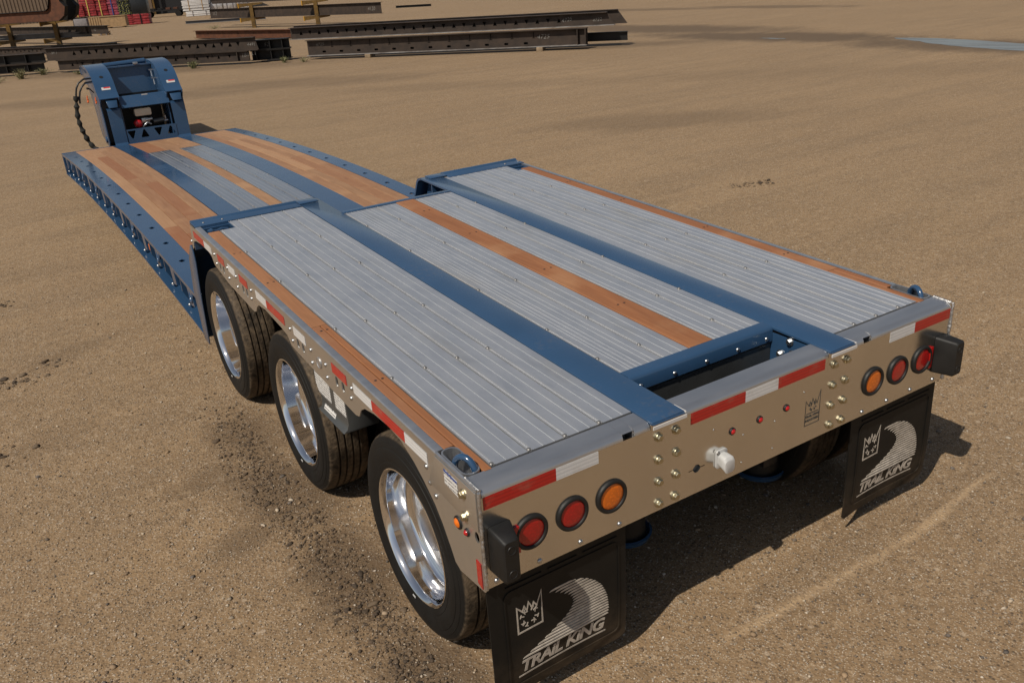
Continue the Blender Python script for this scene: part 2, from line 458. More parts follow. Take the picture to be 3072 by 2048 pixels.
        c = t.mix(t.math('MULTIPLY', f, t.math('MULTIPLY', t.ramp(fine, 0.33, 0.58, 0.2, 0.9), t.ramp(mid, 0.32, 0.54, 0.25, 1.0))), c, (0.44, 0.31, 0.185))
    hgt = t.math('ADD', t.math('ADD', t.math('MULTIPLY', fine, 0.8), t.math('MULTIPLY', t.ramp(v1.outputs['Distance'], 0.0, 0.5, 0.55, 0.0), 1.0)), t.math('MULTIPLY', mid, 1.6))
    rough = t.math('SUBTRACT', 0.93, t.math('MULTIPLY', t.math('MAXIMUM', wet, far), 0.22))
    t.set(Base_Color=c, Roughness=rough, Normal=t.bump(hgt, 0.55, 0.016))
    t.b.inputs['Specular IOR Level'].default_value = 0.25
    MAT['ground'] = t.m


mats()


# ------------------------------------------------------------------ mesh helpers
class MB:
    def __init__(s):
        s.v, s.f = [], []

    def add(s, vs, fs):
        o = len(s.v)
        s.v += [tuple(v) for v in vs]
        s.f += [tuple(i + o for i in f) for f in fs]
        return s

    def box(s, x0, x1, y0, y1, z0, z1, fn=None):
        vs = [(x, y, z) for x in (x0, x1) for y in (y0, y1) for z in (z0, z1)]
        if fn:
            vs = [fn(*v) for v in vs]
        return s.add(vs, [(0, 1, 3, 2), (4, 6, 7, 5), (0, 4, 5, 1), (2, 3, 7, 6), (0, 2, 6, 4), (1, 5, 7, 3)])

    def loft(s, rings, closed=True, caps=True):
        n = len(rings[0])
        vs = [v for r in rings for v in r]
        fs = []
        m = n if closed else n - 1
        for i in range(len(rings) - 1):
            for j in range(m):
                k = (j + 1) % n
                fs.append((i * n + j, i * n + k, (i + 1) * n + k, (i + 1) * n + j))
        if caps and closed:
            fs.append(tuple(range(n - 1, -1, -1)))
            fs.append(tuple((len(rings) - 1) * n + j for j in range(n)))
        return s.add(vs, fs)

    def plate(s, outer, holes, t, fn):
        loops = [outer] + list(holes)
        flat = [q for l in loops for q in l]
        tri = tessellate_polygon([[Vector((a, b, 0)) for a, b in l] for l in loops])
        n = len(flat)
        vs = [fn(a, b, 0.0) for a, b in flat] + [fn(a, b, t) for a, b in flat]
        fs = [tuple(q) for q in tri] + [tuple(i + n for i in reversed(q)) for q in tri]
        o = 0
        for l in loops:
            m = len(l)
            for i in range(m):
                j = (i + 1) % m
                fs.append((o + i, o + j, o + j + n, o + i + n))
            o += m
        return s.add(vs, fs)

    def tube(s, pts, r, seg=10, caps=True):
        pts = [Vector(q) for q in pts]
        rad = r if isinstance(r, (list, tuple)) else [r] * len(pts)
        rings, prev = [], None
        for i, q in enumerate(pts):
            d = (pts[min(i + 1, len(pts) - 1)] - pts[max(i - 1, 0)]).normalized()
            if prev is None:
                a = d.orthogonal().normalized()
            else:
                a = (prev - d * prev.dot(d)).normalized()
            prev = a
            b = d.cross(a)
            rings.append([tuple(q + (a * math.cos(k * 2 * math.pi / seg) + b * math.sin(k * 2 * math.pi / seg)) * rad[i]) for k in range(seg)])
        return s.loft(rings, True, caps)

    def lathe(s, prof, seg=48, axis='X', c=(0, 0, 0), closed=False, ang=None):
        rings = []
        for k in range(seg):
            a = k * 2 * math.pi / seg
            ring = []
            for h, r in prof:
                if axis == 'X':
                    q = (c[0] + h, c[1] + r * math.cos(a), c[2] + r * math.sin(a))
                elif axis == 'Y':
                    q = (c[0] + r * math.cos(a), c[1] + h, c[2] + r * math.sin(a))
                else:
                    q = (c[0] + r * math.cos(a), c[1] + r * math.sin(a), c[2] + h)
                ring.append(q)
            rings.append(ring)
        n = len(prof)
        vs = [v for r_ in rings for v in r_]
        fs = []
        for i in range(seg):
            i2 = (i + 1) % seg
            for j in range(n if closed else n - 1):
                k = (j + 1) % n
                fs.append((i * n + j, i * n + k, i2 * n + k, i2 * n + j))
        return s.add(vs, fs)

    def cyl(s, p0, p1, r, seg=16):
        return s.tube([p0, p1], r, seg)

    def mesh(s, name, mat, bevel=0.0, smooth=None, seg=2):
        me = bpy.data.meshes.new(name)
        me.from_pydata(s.v, [], s.f)
        bm = bmesh.new()
        bm.from_mesh(me)
        bmesh.ops.remove_doubles(bm, verts=bm.verts, dist=1e-5)
        bmesh.ops.recalc_face_normals(bm, faces=bm.faces)
        if bevel:
            ed = [e for e in bm.edges if len(e.link_faces) == 2 and e.calc_face_angle(0) > 0.6]
            bmesh.ops.bevel(bm, geom=ed, offset=bevel, segments=seg, profile=0.5, affect='EDGES', clamp_overlap=True)
        bm.to_mesh(me)
        bm.free()
        me.materials.append(MAT[mat] if isinstance(mat, str) else mat)
        if smooth is not None or bevel:
            me.polygons.foreach_set('use_smooth', [True] * len(me.polygons))
            me.set_sharp_from_angle(angle=R(smooth if smooth is not None else 32))
        return me

    def build(s, name, mat, parent=None, bevel=0.0, smooth=None, label=None, seg=2):
        return link(name, s.mesh(name, mat, bevel, smooth, seg), parent, label=label)


def link(name, me, parent=None, loc=None, rot=None, label=None):
    o = bpy.data.objects.new(name, me)
    COL.objects.link(o)
    if parent:
        o.parent = parent
    if loc is not None:
        o.location = loc
    if rot is not None:
        o.rotation_euler = rot
    if label:
        o['label'] = label
    return o


def tag(o, label=None, cat=None, group=None, kind=None):
    if label:
        o['label'] = label
    if cat:
        o['category'] = cat
        o['kind'] = 'thing'
    if group:
        o['group'] = group
    if kind:
        o['kind'] = kind
    return o


def circle(cx, cy, r, n=12, rx=None, a0=0.0):
    return [(cx + (rx or r) * math.cos(a0 + 2 * math.pi * k / n), cy + r * math.sin(a0 + 2 * math.pi * k / n)) for k in range(n)]


def rrect(x0, x1, y0, y1, r, n=4):
    out = []
    for cx, cy, a in ((x1 - r, y0 + r, -90), (x1 - r, y1 - r, 0), (x0 + r, y1 - r, 90), (x0 + r, y0 + r, 180)):
        for k in range(n + 1):
            q = R(a + 90 * k / n)
            out.append((cx + r * math.cos(q), cy + r * math.sin(q)))
    return out


def text_pts(body, size, ext, shear=0.0, off=0.0, align='LEFT', space=1.0):
    cu = bpy.data.curves.new('lettering', 'FONT')
    cu.body = body
    cu.size = size
    cu.extrude = ext
    cu.shear = shear
    cu.offset = off
    cu.align_x = align
    cu.space_character = space
    cu.resolution_u = 3
    tmp = bpy.data.objects.new('lettering', cu)
    me = bpy.data.meshes.new_from_object(tmp)
    vs = [tuple(v.co) for v in me.vertices]
    fs = [tuple(q.vertices) for q in me.polygons]
    bpy.data.objects.remove(tmp)
    bpy.data.curves.remove(cu)
    bpy.data.meshes.remove(me)
    return vs, fs


def stroke(mb, pts, w, fn, t, closed=False):
    """a flat ribbon of width w along a 2D polyline, thickness t"""
    n = len(pts)
    L, Rr = [], []
    for i in range(n):
        a = Vector(pts[(i - 1) % n] if (closed or i > 0) else pts[i])
        b = Vector(pts[(i + 1) % n] if (closed or i < n - 1) else pts[i])
        q = Vector(pts[i])
        d1 = (q - a).normalized() if (q - a).length > 1e-9 else (b - q).normalized()
        d2 = (b - q).normalized() if (b - q).length > 1e-9 else d1
        nn = Vector((-(d1 + d2).y, (d1 + d2).x))
        nn = nn.normalized() if nn.length > 1e-6 else Vector((-d1.y, d1.x))
        k = min(2.2, 1.0 / max(0.35, nn.dot(Vector((-d1.y, d1.x)))))
        L.append(q + nn * w * 0.5 * k)
        Rr.append(q - nn * w * 0.5 * k)
    m = n if closed else n - 1
    for i in range(m):
        j = (i + 1) % n
        quad = [L[i], L[j], Rr[j], Rr[i]]
        vs = [fn(q.x, q.y, 0) for q in quad] + [fn(q.x, q.y, t) for q in quad]
        mb.add(vs, [(0, 1, 2, 3), (7, 6, 5, 4), (0, 4, 5, 1), (1, 5, 6, 2), (2, 6, 7, 3), (3, 7, 4, 0)])


# ------------------------------------------------------------------ ground, water
def grid_ground():
    b = MB()
    b.add([(-1500, -1500, 0), (1500, -1500, 0), (1500, 2500, 0), (-1500, 2500, 0)], [(0, 1, 2, 3)])
    g = b.build('ground', 'ground')
    tag(g, kind='structure')


grid_ground()


def sheet(name, pts, z, mat, kind='structure', label=None):
    b = MB()
    n = len(pts)
    out = []
    for i in range(n):                                   # smooth the outline and roughen it
        p0, p1, p2, p3 = [Vector(pts[(i + k) % n]) for k in (-1, 0, 1, 2)]
        for k in range(6):
            u = k / 6
            q = 0.5 * ((2 * p1) + (p2 - p0) * u + (2 * p0 - 5 * p1 + 4 * p2 - p3) * u * u + (3 * p1 - p0 - 3 * p2 + p3) * u ** 3)
            out.append((q.x + random.uniform(-1, 1) * 0.05, q.y + random.uniform(-1, 1) * 0.08))
    tri = tessellate_polygon([[Vector((a, c, 0)) for a, c in out]])
    b.add([(a, c, z) for a, c in out], [tuple(q) for q in tri])
    o = b.build(name, mat)
    tag(o, label, kind=kind)
    return o


sheet('puddle', [(21.55, 14.7), (21.2, 14.0), (20.75, 13.2), (20.15, 11.85), (19.65, 9.6), (19.4, 6.5), (20.2, 4.8), (20.9, 6.8), (21.1, 9.6), (21.3, 11.0), (21.75, 12.8), (21.85, 13.9)], 0.004, 'water')
sheet('puddle', [(20.42, 18.75), (20.3, 18.6), (20.3, 18.0), (20.42, 17.75), (20.5, 18.2)], 0.004, 'water')


def stones(name, n, region, size, tris, cols, flat=0.7, bury=0.25):
    """many small stones in one mesh; region(n) returns positions"""
    if tris == 8:
        base = np.array([(1, 0, 0), (-1, 0, 0), (0, 1, 0), (0, -1, 0), (0, 0, 1), (0, 0, -1)], float)
        faces = np.array([(0, 2, 4), (2, 1, 4), (1, 3, 4), (3, 0, 4), (2, 0, 5), (1, 2, 5), (3, 1, 5), (0, 3, 5)])
    else:
        bm = bmesh.new()
        bmesh.ops.create_icosphere(bm, subdivisions=1 if tris == 20 else 2, radius=1)
        bm.verts.ensure_lookup_table()
        base = np.array([v.co[:] for v in bm.verts])
        faces = np.array([[v.index for v in f.verts] for f in bm.faces])
        bm.free()
    P = region(n)
    n = len(P)
    S = size(n)
    nv, nf = len(base), len(faces)
    V = base[None] * (1 + rng.normal(0, 0.22, (n, nv, 1)))
    V *= rng.uniform(0.7, 1.3, (n, 1, 3))
    V[:, :, 0] *= rng.uniform(0.7, 1.35, (n, 1))
    V[:, :, 2] *= flat * rng.uniform(0.7, 1.2, (n, 1))
    a = rng.uniform(0, 2 * np.pi, n)
    ca, sa = np.cos(a)[:, None], np.sin(a)[:, None]
    X = V[:, :, 0] * ca - V[:, :, 1] * sa
    Y = V[:, :, 0] * sa + V[:, :, 1] * ca
    V[:, :, 0], V[:, :, 1] = X, Y
    V *= S[:, None, None]
    V[:, :, 0] += P[:, 0:1]
    V[:, :, 1] += P[:, 1:2]
    V[:, :, 2] += (S * flat * (1 - 2 * bury))[:, None]
    F = faces[None] + (np.arange(n) * nv)[:, None, None]
    me = bpy.data.meshes.new(name)
    me.vertices.add(n * nv)
    me.vertices.foreach_set('co', V.reshape(-1).astype(np.float32))
    me.loops.add(n * nf * 3)
    me.loops.foreach_set('vertex_index', F.reshape(-1).astype(np.int32))
    me.polygons.add(n * nf)
    me.polygons.foreach_set('loop_start', np.arange(0, n * nf * 3, 3, dtype=np.int32))
    me.polygons.foreach_set('loop_total', np.full(n * nf, 3, dtype=np.int32))
    me.update(calc_edges=True)
    at = me.color_attributes.new('tint', 'FLOAT_COLOR', 'POINT')
    cl = np.array(cols)[rng.integers(0, len(cols), n)] * rng.uniform(0.75, 1.25, (n, 1))
    cl = np.concatenate([cl, np.ones((n, 1))], 1)
    at.data.foreach_set('color', np.repeat(cl, nv, 0).reshape(-1).astype(np.float32))
    me.materials.append(MAT['stone'])
    o = bpy.data.objects.new(name, me)
    COL.objects.link(o)
    tag(o, kind='stuff')
    return o


def reg_near(n):
    p = np.stack([rng.uniform(-4.2, 4.2, n * 2), rng.uniform(-0.9, 8.5, n * 2)], 1)
    d = np.hypot(p[:, 0] + 2.4, p[:, 1] + 2.1)
    keep = rng.uniform(0, 1, n * 2) < np.clip((3.4 / d) ** 2, 0, 1)
    return p[keep]


GCOL = [(0.40, 0.33, 0.25), (0.48, 0.41, 0.33), (0.30, 0.22, 0.145), (0.24, 0.165, 0.10), (0.36, 0.29, 0.21), (0.20, 0.135, 0.082), (0.27, 0.185, 0.11), (0.15, 0.115, 0.085), (0.42, 0.35, 0.27), (0.12, 0.10, 0.085)]
stones('gravel', 150000, reg_near, lambda n: np.clip(np.exp(rng.normal(np.log(0.0028), 0.42, n)), 0.0014, 0.008), 8, GCOL)
stones('gravel', 650, reg_near, lambda n: rng.uniform(0.007, 0.015, n), 20, GCOL[2:], 0.55)


def reg_clod(n):
    c = np.array([(-1.42, 2.9), (-1.48, 2.3), (-1.45, 1.7), (-1.42, 1.2), (-1.42, 0.7), (-1.42, 0.2), (-1.40, -0.3)])
    k = rng.integers(0, len(c), n)
    p = c[k] + rng.normal(0, 1, (n, 2)) * np.array([0.085, 0.3])
    return p[(p[:, 0] < -1.29)]


DCOL = [(0.075, 0.050, 0.030), (0.105, 0.070, 0.042), (0.060, 0.041, 0.026), (0.15, 0.105, 0.065)]
stones('dirt_clods', 130, reg_clod, lambda n: np.clip(np.exp(rng.normal(np.log(0.009), 0.45, n)), 0.004, 0.018), 80, DCOL, 0.55, 0.3)
stones('dirt_clods', 3000, reg_clod, lambda n: np.clip(np.exp(rng.normal(np.log(0.0048), 0.4, n)), 0.002, 0.011), 20, DCOL, 0.6, 0.25)


def reg_far(n):
    p = np.stack([rng.uniform(-5.5, 3, n), rng.uniform(2.5, 12, n)], 1)
    return p


def reg_clump(n):
    c = np.array([(-2.95, 3.55), (-2.75, 3.65), (-3.3, 4.6), (-2.55, 4.9), (-2.3, 5.1), (-2.75, 5.9), (-2.6, 7.0), (-3.4, 3.3), (-4.0, 5.2), (5.55, 5.25), (5.75, 5.15), (5.4, 5.3)])
    return c[rng.integers(0, len(c), n)] + rng.normal(0, 0.07, (n, 2))


stones('dirt_clods', 260, reg_clump, lambda n: np.clip(np.exp(rng.normal(np.log(0.010), 0.45, n)), 0.005, 0.028), 80, DCOL, 0.45, 0.3)

# ------------------------------------------------------------------ the trailer
D0, SL = 1.0631, 0.03641
def zr(y):
    return D0 + SL * y
L1, L2 = 3.683, 12.25
def zl(y):
    u = (y - 3.6828) / 8.6216
    return 0.5516 - 0.0156 * u + 0.1233 * (1 - (2 * u - 1) ** 2)


T = bpy.data.objects.new('lowboy_trailer', None)
COL.objects.link(T)
T.empty_display_size = 0.5
tag(T, 'blue lowboy trailer with aluminium and wood plank decks parked on gravel', 'trailer')

on_rear = lambda x, y, z: (x, y, zr(y) + z)
on_low = lambda x, y, z: (x, y, zl(y) + z)


def along(prof, ys, fn, name, mat, parent=T, bevel=0, smooth=None, label=None):
    """cross-section prof [(x,z)] carried along y"""
    b = MB()
    b.loft([[fn(x, y, z) for x, z in prof] for y in ys])
    return b.build(name, mat, parent, bevel, smooth, label)


def alu(x0, x1, ribs, ys, fn, zf, lip=True, mat='deck'):
    o = along(alu_profile(x0, x1, ribs, lip), ys, fn, 'aluminium_plank', mat)
    me = o.data
    me.materials.append(MAT['rib'])
    for q in me.polygons:
        c = q.center
        if c.z - zf(c.y) > 0.0012:
            q.material_index = 1
    return o


def alu_profile(x0, x1, ribs, lip=True, th=0.03):
    g = 0.0013
    top = [(x0 + g, 0.0)]
    def rib(x, w, h):
        top.extend([(x - w / 2, 0.0), (x - w / 2 + 0.001, h), (x + w / 2 - 0.001, h), (x + w / 2, 0.0)])
    if lip:
        top[0] = (x0 + g, 0.0018)
        top.append((x0 + 0.0045, 0.0018))
        top.append((x0 + 0.0050, -0.002))
        top.append((x0 + 0.0125, -0.002))
        top.append((x0 + 0.0135, 0.0026))
        top.append((x0 + 0.0175, 0.0026))
        top.append((x0 + 0.0190, 0.0))
    for q in ribs:
        rib(q, 0.0042, 0.0019)
    top.append((x1 - g, 0.0))
    return top + [(x1 - g, -th), (x0 + g, -th)]


REAR_ALU = [(-1.180, -1.025), (-1.025, -0.869), (-0.869, -0.713), (-0.713, -0.559), (0.580, 0.722), (0.722, 0.879), (0.879, 1.037), (1.037, 1.172)]
for i, (a, b_) in enumerate(REAR_ALU):
    w = b_ - a
    y1 = 3.655 if a < 0 else 3.70
    if i in (0, 7):
        y1 = 3.49                                       # notched for the front ring pocket
    alu(a, b_, [a + w * 0.42, a + w * 0.74], [0.107, 0.9, 1.8, y1], on_rear, zr, i != 4)
alu(-1.078, -1.025, [], [3.493, 3.655], on_rear, zr)
alu(1.037, 1.127, [1.09], [3.493, 3.70], on_rear, zr)
for a, b_, rb in ((-0.396, -0.168, [-0.345, -0.325, -0.300, -0.275, -0.235, -0.205]), (-0.168, -0.014, [-0.103, -0.055]), (0.129, 0.268, [0.170, 0.215]), (0.268, 0.422, [0.325, 0.372])):
    alu(a, b_, rb, [0.376, 1.3, 2.3, 3.30], on_rear, zr)

def board(x0, x1, y0, y1, fn, mat, th=0.036, dz=0.0):
    n = max(1, int((y1 - y0) / 0.45))
    ys = [y0 + (y1 - y0) * k / n for k in range(n + 1)]
    g = 0.0018
    pr = [(x0 + g, dz - 0.003), (x0 + g + 0.003, dz), (x1 - g - 0.003, dz), (x1 - g, dz - 0.003), (x1 - g, -th), (x0 + g, -th)]
    return along(pr, ys, fn, 'wood_plank', mat)


board(-1.259, -1.180, 1.62, 3.487, on_rear, 'wood_red')
board(-1.259, -1.216, 0.300, 1.617, on_rear, 'wood_tan')
board(-1.216, -1.180, 0.093, 1.617, on_rear, 'wood_red')
board(1.175, 1.259, 0.62, 3.53, on_rear, 'wood_red')
board(1.215, 1.259, 0.300, 0.617, on_rear, 'wood_red')
board(1.175, 1.215, 0.093, 0.617, on_rear, 'wood_red')
board(-0.012, 0.127, 0.376, 3.30, on_rear, 'wood_red', dz=0.004)

# screws of the deck, dark discs for bolt holes in the wood
sm = MB()
sm.lathe([(0.0, 0.0085), (0.003, 0.008), (0.0048, 0.005), (0.005, 0.0)], 10, 'Z')
screw_me = sm.mesh('screw', 'screw', smooth=50)
wm = MB()
wm.lathe([(0.0005, 0.0065), (0.0012, 0.0055), (0.0012, 0.0)], 8, 'Z')
hole_dot_me = wm.mesh('screw', 'dark')  # dark discs standing for the shaded bolt holes in the boards
ROWS = [0.116, 0.914, 1.535, 2.325, 2.94]
for x in (-1.172, -1.017, -0.861, -0.706, 0.731, 0.886, 1.044):
    for y in ROWS:
        link('screw', screw_me, T, on_rear(x, y, 0.001))
for x in (-0.388, -0.160, 0.275, 0.418):
    for y in ROWS[1:]:
        link('screw', screw_me, T, on_rear(x, y, 0.001))
for y in (0.537,):
    for x in (-0.160, 0.275, -0.388):
        link('screw', screw_me, T, on_rear(x, y, 0.001))
for x, dz in ((0.044, 0.004), (0.085, 0.004), (-1.236, 0), (-1.203, 0), (1.205, 0), (1.235, 0)):
    for y in (0.916, 1.543, 2.347, 2.964) if abs(x) < 1 else (0.914, 1.535, 2.325, 2.94):
        link('screw', hole_dot_me, T, on_rear(x + random.uniform(-.003, .003), y + 0.02, dz))

# main beams of the rear section with their top plates and webs
for x0, x1 in ((-0.556, -0.400), (0.425, 0.577)):
    along([(x0, -0.010), (x0, 0.004), (x1, 0.004), (x1, -0.010)], [-0.010, 1.2, 2.5, 3.79], on_rear, 'beam_top_plate', 'blue', bevel=0.002)
    s = MB()
    s.box(x0 + 0.002, x1 - 0.002, -0.017, -0.0105, zr(0) - 0.006, zr(0) - 0.001)
    s.build('beam_end_lip', 'blue', T)
    e = MB()                                            # bare cut edge of the cap round the beam end
    e.box(x0 - 0.004, x1 + 0.004, -0.0215, -0.0175, zr(0) - 0.022, zr(0) - 0.009)
    e.box(x1 + 0.0005, x1 + 0.004, -0.017, 0.05, zr(0) - 0.004, zr(0) + 0.0035)
    e.build('cut_edge', 'sheet_white', T)
    w = MB()
    xc = (x0 + x1) / 2
    w.plate([(0.05, zr(0) - 0.35), (0.05, zr(0) - 0.011), (3.79, zr(3.79) - 0.011), (4.05, 0.62), (4.05, 0.42), (3.3, 0.62)], [], 0.012, lambda a, c, h: (xc + h, a, c))
    for y in (3.62, 3.35, 2.4, 1.2):
        w.box(x0 + 0.01, x1 - 0.01, y, y + 0.012, zr(y) - 0.4, zr(y) - 0.012)
    w.build('beam_web', 'blue', T)
    f = MB()                                            # front sweep down to the low deck
    path = [(3.79, zr(3.79) + 0.003), (3.83, zr(3.8) - 0.005), (3.86, zr(3.8) - 0.03), (4.02, 0.88), (4.16, 0.66), (4.22, zl(4.22) + 0.002)]
    f.loft([[(x0, y, z), (x1, y, z), (x1, y - 0.014, z - 0.014), (x0, y - 0.014, z - 0.014)] for y, z in path])
    f.build('beam_front_sweep', 'blue', T)

# cross members under the planks, front edge angle with its raised lip, ring pockets
for y in (0.116, 0.914, 1.535, 2.325, 2.94, 3.56):
    c = MB()
    c.box(-1.28, -0.48, y - 0.05, y + 0.05, -0.11, -0.0405, on_rear)
    c.box(-0.476, 0.496, max(y, 0.42) - 0.05, max(y, 0.42) + 0.05, -0.11, -0.0405, on_rear) if 0.5 < y < 3.4 else None
    c.box(0.5, 1.28, y - 0.05, y + 0.05, -0.11, -0.0405, on_rear)
    c.build('cross_member', 'dark', T)
for s, xa, xb, xt in ((-1, -1.293, -0.560, -0.424), (1, 0.612, 1.342 - 0.05, 0.470)):
    b = MB()
    pr = [(3.664, -0.004), (3.664, 0.004), (3.775, 0.004), (3.785, 0.014), (3.80, 0.014), (3.815, 0.006), (3.815, -0.19), (3.80, -0.19), (3.80, -0.004)]
    b.loft([[(x, y, zr(y) + z) for y, z in pr] for x in (xa, xb)])
    b.build('front_angle', 'blue', T, 0.0015)
    b = MB()
    xs = sorted((xb if s < 0 else xa, xt))
    b.box(xs[0], xs[1], 3.70, 3.80, 0.0045, 0.0115, on_rear)
    b.build('front_angle_tail', 'blue', T, 0.002)
    for q in ((-1.223, -1.097) if s < 0 else (1.15, 1.275)):
        link('screw', screw_me, T, on_rear(q, 3.725, 0.004), label=None)
    x0, x1 = (-1.262, -1.080) if s < 0 else (1.129, 1.262)
    b = MB()
    b.box(x0, x1, 3.495, 3.663, -0.085, -0.078, on_rear)
    b.box(x0, x1, 3.655, 3.663, -0.078, -0.004, on_rear)
    b.box(x0, x1, 3.632, 3.654, -0.03, -0.012, on_rear)
    b.box(x0 - 0.004, x0, 3.495, 3.663, -0.08, -0.001, on_rear)
    b.box(x1, x1 + 0.003, 3.495, 3.66, -0.08, -0.002, on_rear)
    b.build('ring_pocket', 'blue', T)
    b = MB()
    sx = 1 if s < 0 else -1
    xo = x0 + 0.02 if s < 0 else x1 - 0.02
    b.tube([on_rear(xo, 3.545, -0.018), on_rear(xo + sx * 0.03, 3.552, -0.012)], 0.019, 12)
    b.tube([on_rear(xo + sx * 0.03, 3.55, -0.016), on_rear(xo + sx * 0.06, 3.56, -0.022), on_rear(xo + sx * 0.10, 3.585, -0.02), on_rear(xo + sx * 0.14, 3.59, -0.03)], 0.012, 10)
    b.build('tie_down_ring', 'blue', T, smooth=60)
b = MB()
b.box(-0.398, 0.423, 3.302, 3.345, -0.02, 0.006, on_rear)
b.build('centre_front_strip', 'blue', T, 0.002)
b = MB()
b.box(-0.396, 0.421, 3.31, 3.32, -0.32, -0.021, on_rear)
b.build('centre_front_panel', 'blue', T)

# --- rear plate with its rounded cap
ZB = 0.664
holes = []
for xc in (-0.658, 0.682):
    holes.append([(xc - 0.028, 1.008), (xc + 0.028, 1.008), (xc + 0.028, 1.03), (xc - 0.028, 1.03)])
kh = [(-0.362, 0.7745), (-0.34, 0.7755)] + [(-0.320 + 0.0185 * math.cos(a), 0.777 + 0.0185 * math.sin(a)) for a in [R(q) for q in (195, 240, 285, 330)]]
kh += [(-0.30, 0.7755), (-0.277, 0.7745), (-0.277, 0.7785), (-0.30, 0.7785)] + [(-0.320 + 0.0185 * math.cos(a), 0.777 + 0.0185 * math.sin(a)) for a in [R(q) for q in (15, 60, 105, 150)]] + [(-0.34, 0.7785), (-0.362, 0.7785)]
holes = [kh]
for hx, hz in ((-0.234, 0.92), (-0.067, 0.838), (0.115, 0.837), (0.287, 0.915), (0.111, 0.71), (-0.071, 0.71)):
    pass
LAMPS = [-1.1009, -0.9233, -0.7452, 0.7452, 0.9233, 1.1009]
ZL = 0.8232
b = MB()
b.plate([(-1.292, ZB), (1.292, ZB), (1.292, 1.034), (-1.292, 1.034)], holes, 0.010, lambda a, c, h: (a, h, c))
b.build('rear_plate', 'plate', T)
def cap(x0, x1, cut=False):
    b = MB()
    outer = [(0.0, 1.0343)] + [(0.028 - 0.028 * math.cos(a), 1.0343 + 0.028 * math.sin(a)) for a in [R(k * 15) for k in range(1, 7)]] + [(0.097, zr(0.097) - 0.001)]
    if cut:
        outer = [(0.046, 1.0633), (0.097, zr(0.097) - 0.001)]
    inner = [(y + 0.0 if i else 0.008, z - 0.008) for i, (y, z) in enumerate(outer)][::-1] if cut else [(0.097, zr(0.097) - 0.010), (0.03, 1.0543), (0.012, 1.046), (0.008, 1.0343)]
    b.loft([[(x, y, z) for y, z in outer + inner] for x in (x0, x1)])
    b.build('rear_cap', 'cap', T, smooth=35)
for x0, x1 in ((-1.281, -0.686), (-0.630, -0.5585), (-0.3975, 0.4225), (0.5795, 0.654), (0.710, 1.281)):
    cap(x0, x1)
for x0, x1 in ((-0.6855, -0.6305), (0.6545, 0.7095)):
    cap(x0, x1, True)
    b = MB()                                            # stake pocket behind the opening
    b.box(x0 + 0.001, x0 + 0.004, 0.011, 0.046, 0.93, 1.058)
    b.box(x1 - 0.004, x1 - 0.001, 0.011, 0.046, 0.93, 1.058)
    b.box(x0 + 0.004, x1 - 0.004, 0.047, 0.05, 0.93, 1.055)
    b.box(x0 + 0.004, x1 - 0.004, 0.012, 0.046, 0.925, 0.93)
    b.build('stake_pocket', 'cap', T)
for x0, x1 in ((-0.5565, -0.3995), (0.4245, 0.5775)):
    b = MB()
    b.box(x0, x1, 0.0, 0.03, 1.0345, 1.0545)
    b.build('rear_cap', 'plate', T)
# weld beads on the corners
for sx in (-1, 1):
    b = MB()
    pts = []
    z = ZB
    while z < 1.062:
        pts.append((sx * 1.2935 + random.uniform(-.001, .001), -0.002 + random.uniform(-.0012, .0012), z))
        z += 0.0055
    b.tube(pts, [0.0062 + 0.0016 * (k % 2) + random.uniform(-.0008, .0008) for k in range(len(pts))], 8)
    pts = [(sx * (1.286 + random.uniform(-.001, .001)), 0.004 + 0.006 * k, zr(0) - 0.002 + 0.0003 * k) for k in range(16)]
    b.tube(pts, [0.0058 + 0.0015 * (k % 2) for k in range(16)], 8)
    b.build('weld_bead', 'weld', T, smooth=70)

# tape strips on the rear plate
def tape_rear(x0, x1, mat):
    b = MB()
    b.box(x0, x1, -0.0016, -0.0002, 0.985, 1.0335)
    b.build('reflective_strip', mat, T, label='red reflective strip' if mat == 'tape_red' else 'white reflective strip')
for a_, b_, m in ((-1.279, -0.985, 'tape_red'), (-0.9845, -0.800, 'tape_white'), (-0.356, -0.066, 'tape_red'), (-0.0655, 0.1210, 'tape_white'), (0.1215, 0.405, 'tape_red'),
                  (0.838, 1.0135, 'tape_white'), (1.014, 1.279, 'tape_red')):
    tape_rear(a_, b_, m)

# tail lamps: rubber grommet and domed lens
gm = MB()
gm.lathe([(0.0, 0.070), (-0.006, 0.0695), (-0.011, 0.066), (-0.0125, 0.061), (-0.011, 0.056), (-0.006, 0.0535), (-0.001, 0.053)], 40, 'Y')
grom = gm.mesh('grommet', 'rubber', smooth=60)
lm = MB()
lm.lathe([(-0.002, 0.0535), (-0.0045, 0.053), (-0.0065, 0.050), (-0.0085, 0.035), (-0.0095, 0.0)], 40, 'Y')
lens = {c: lm.mesh('lens', c, smooth=60) for c in ('lens_red', 'lens_amber')}
for x in LAMPS:
    am = abs(x) < 0.8
    e = link('tail_lamp', None, T, (x, -0.0005, ZL), label='amber round tail lamp' if am else 'red round tail lamp')
    link('grommet', grom, e)
    link('lens', lens['lens_amber' if am else 'lens_red'], e)
mk = MB()
mk.lathe([(0.0, 0.0165), (-0.004, 0.016), (-0.006, 0.012)], 18, 'Y')
mk_me = mk.mesh('grommet', 'rubber', smooth=60)
mk = MB()
mk.lathe([(-0.004, 0.0125), (-0.009, 0.0105), (-0.0125, 0.005), (-0.0132, 0.0)], 18, 'Y')
mkl = {c: mk.mesh('lens', c, smooth=60) for c in ('lens_red', 'lens_amber')}
for x in (-0.131, 0.024, 0.181):
    e = link('marker_lamp', None, T, (x, -0.0005, 0.877))
    link('grommet', mk_me, e)
    link('lens', mkl['lens_red'], e)

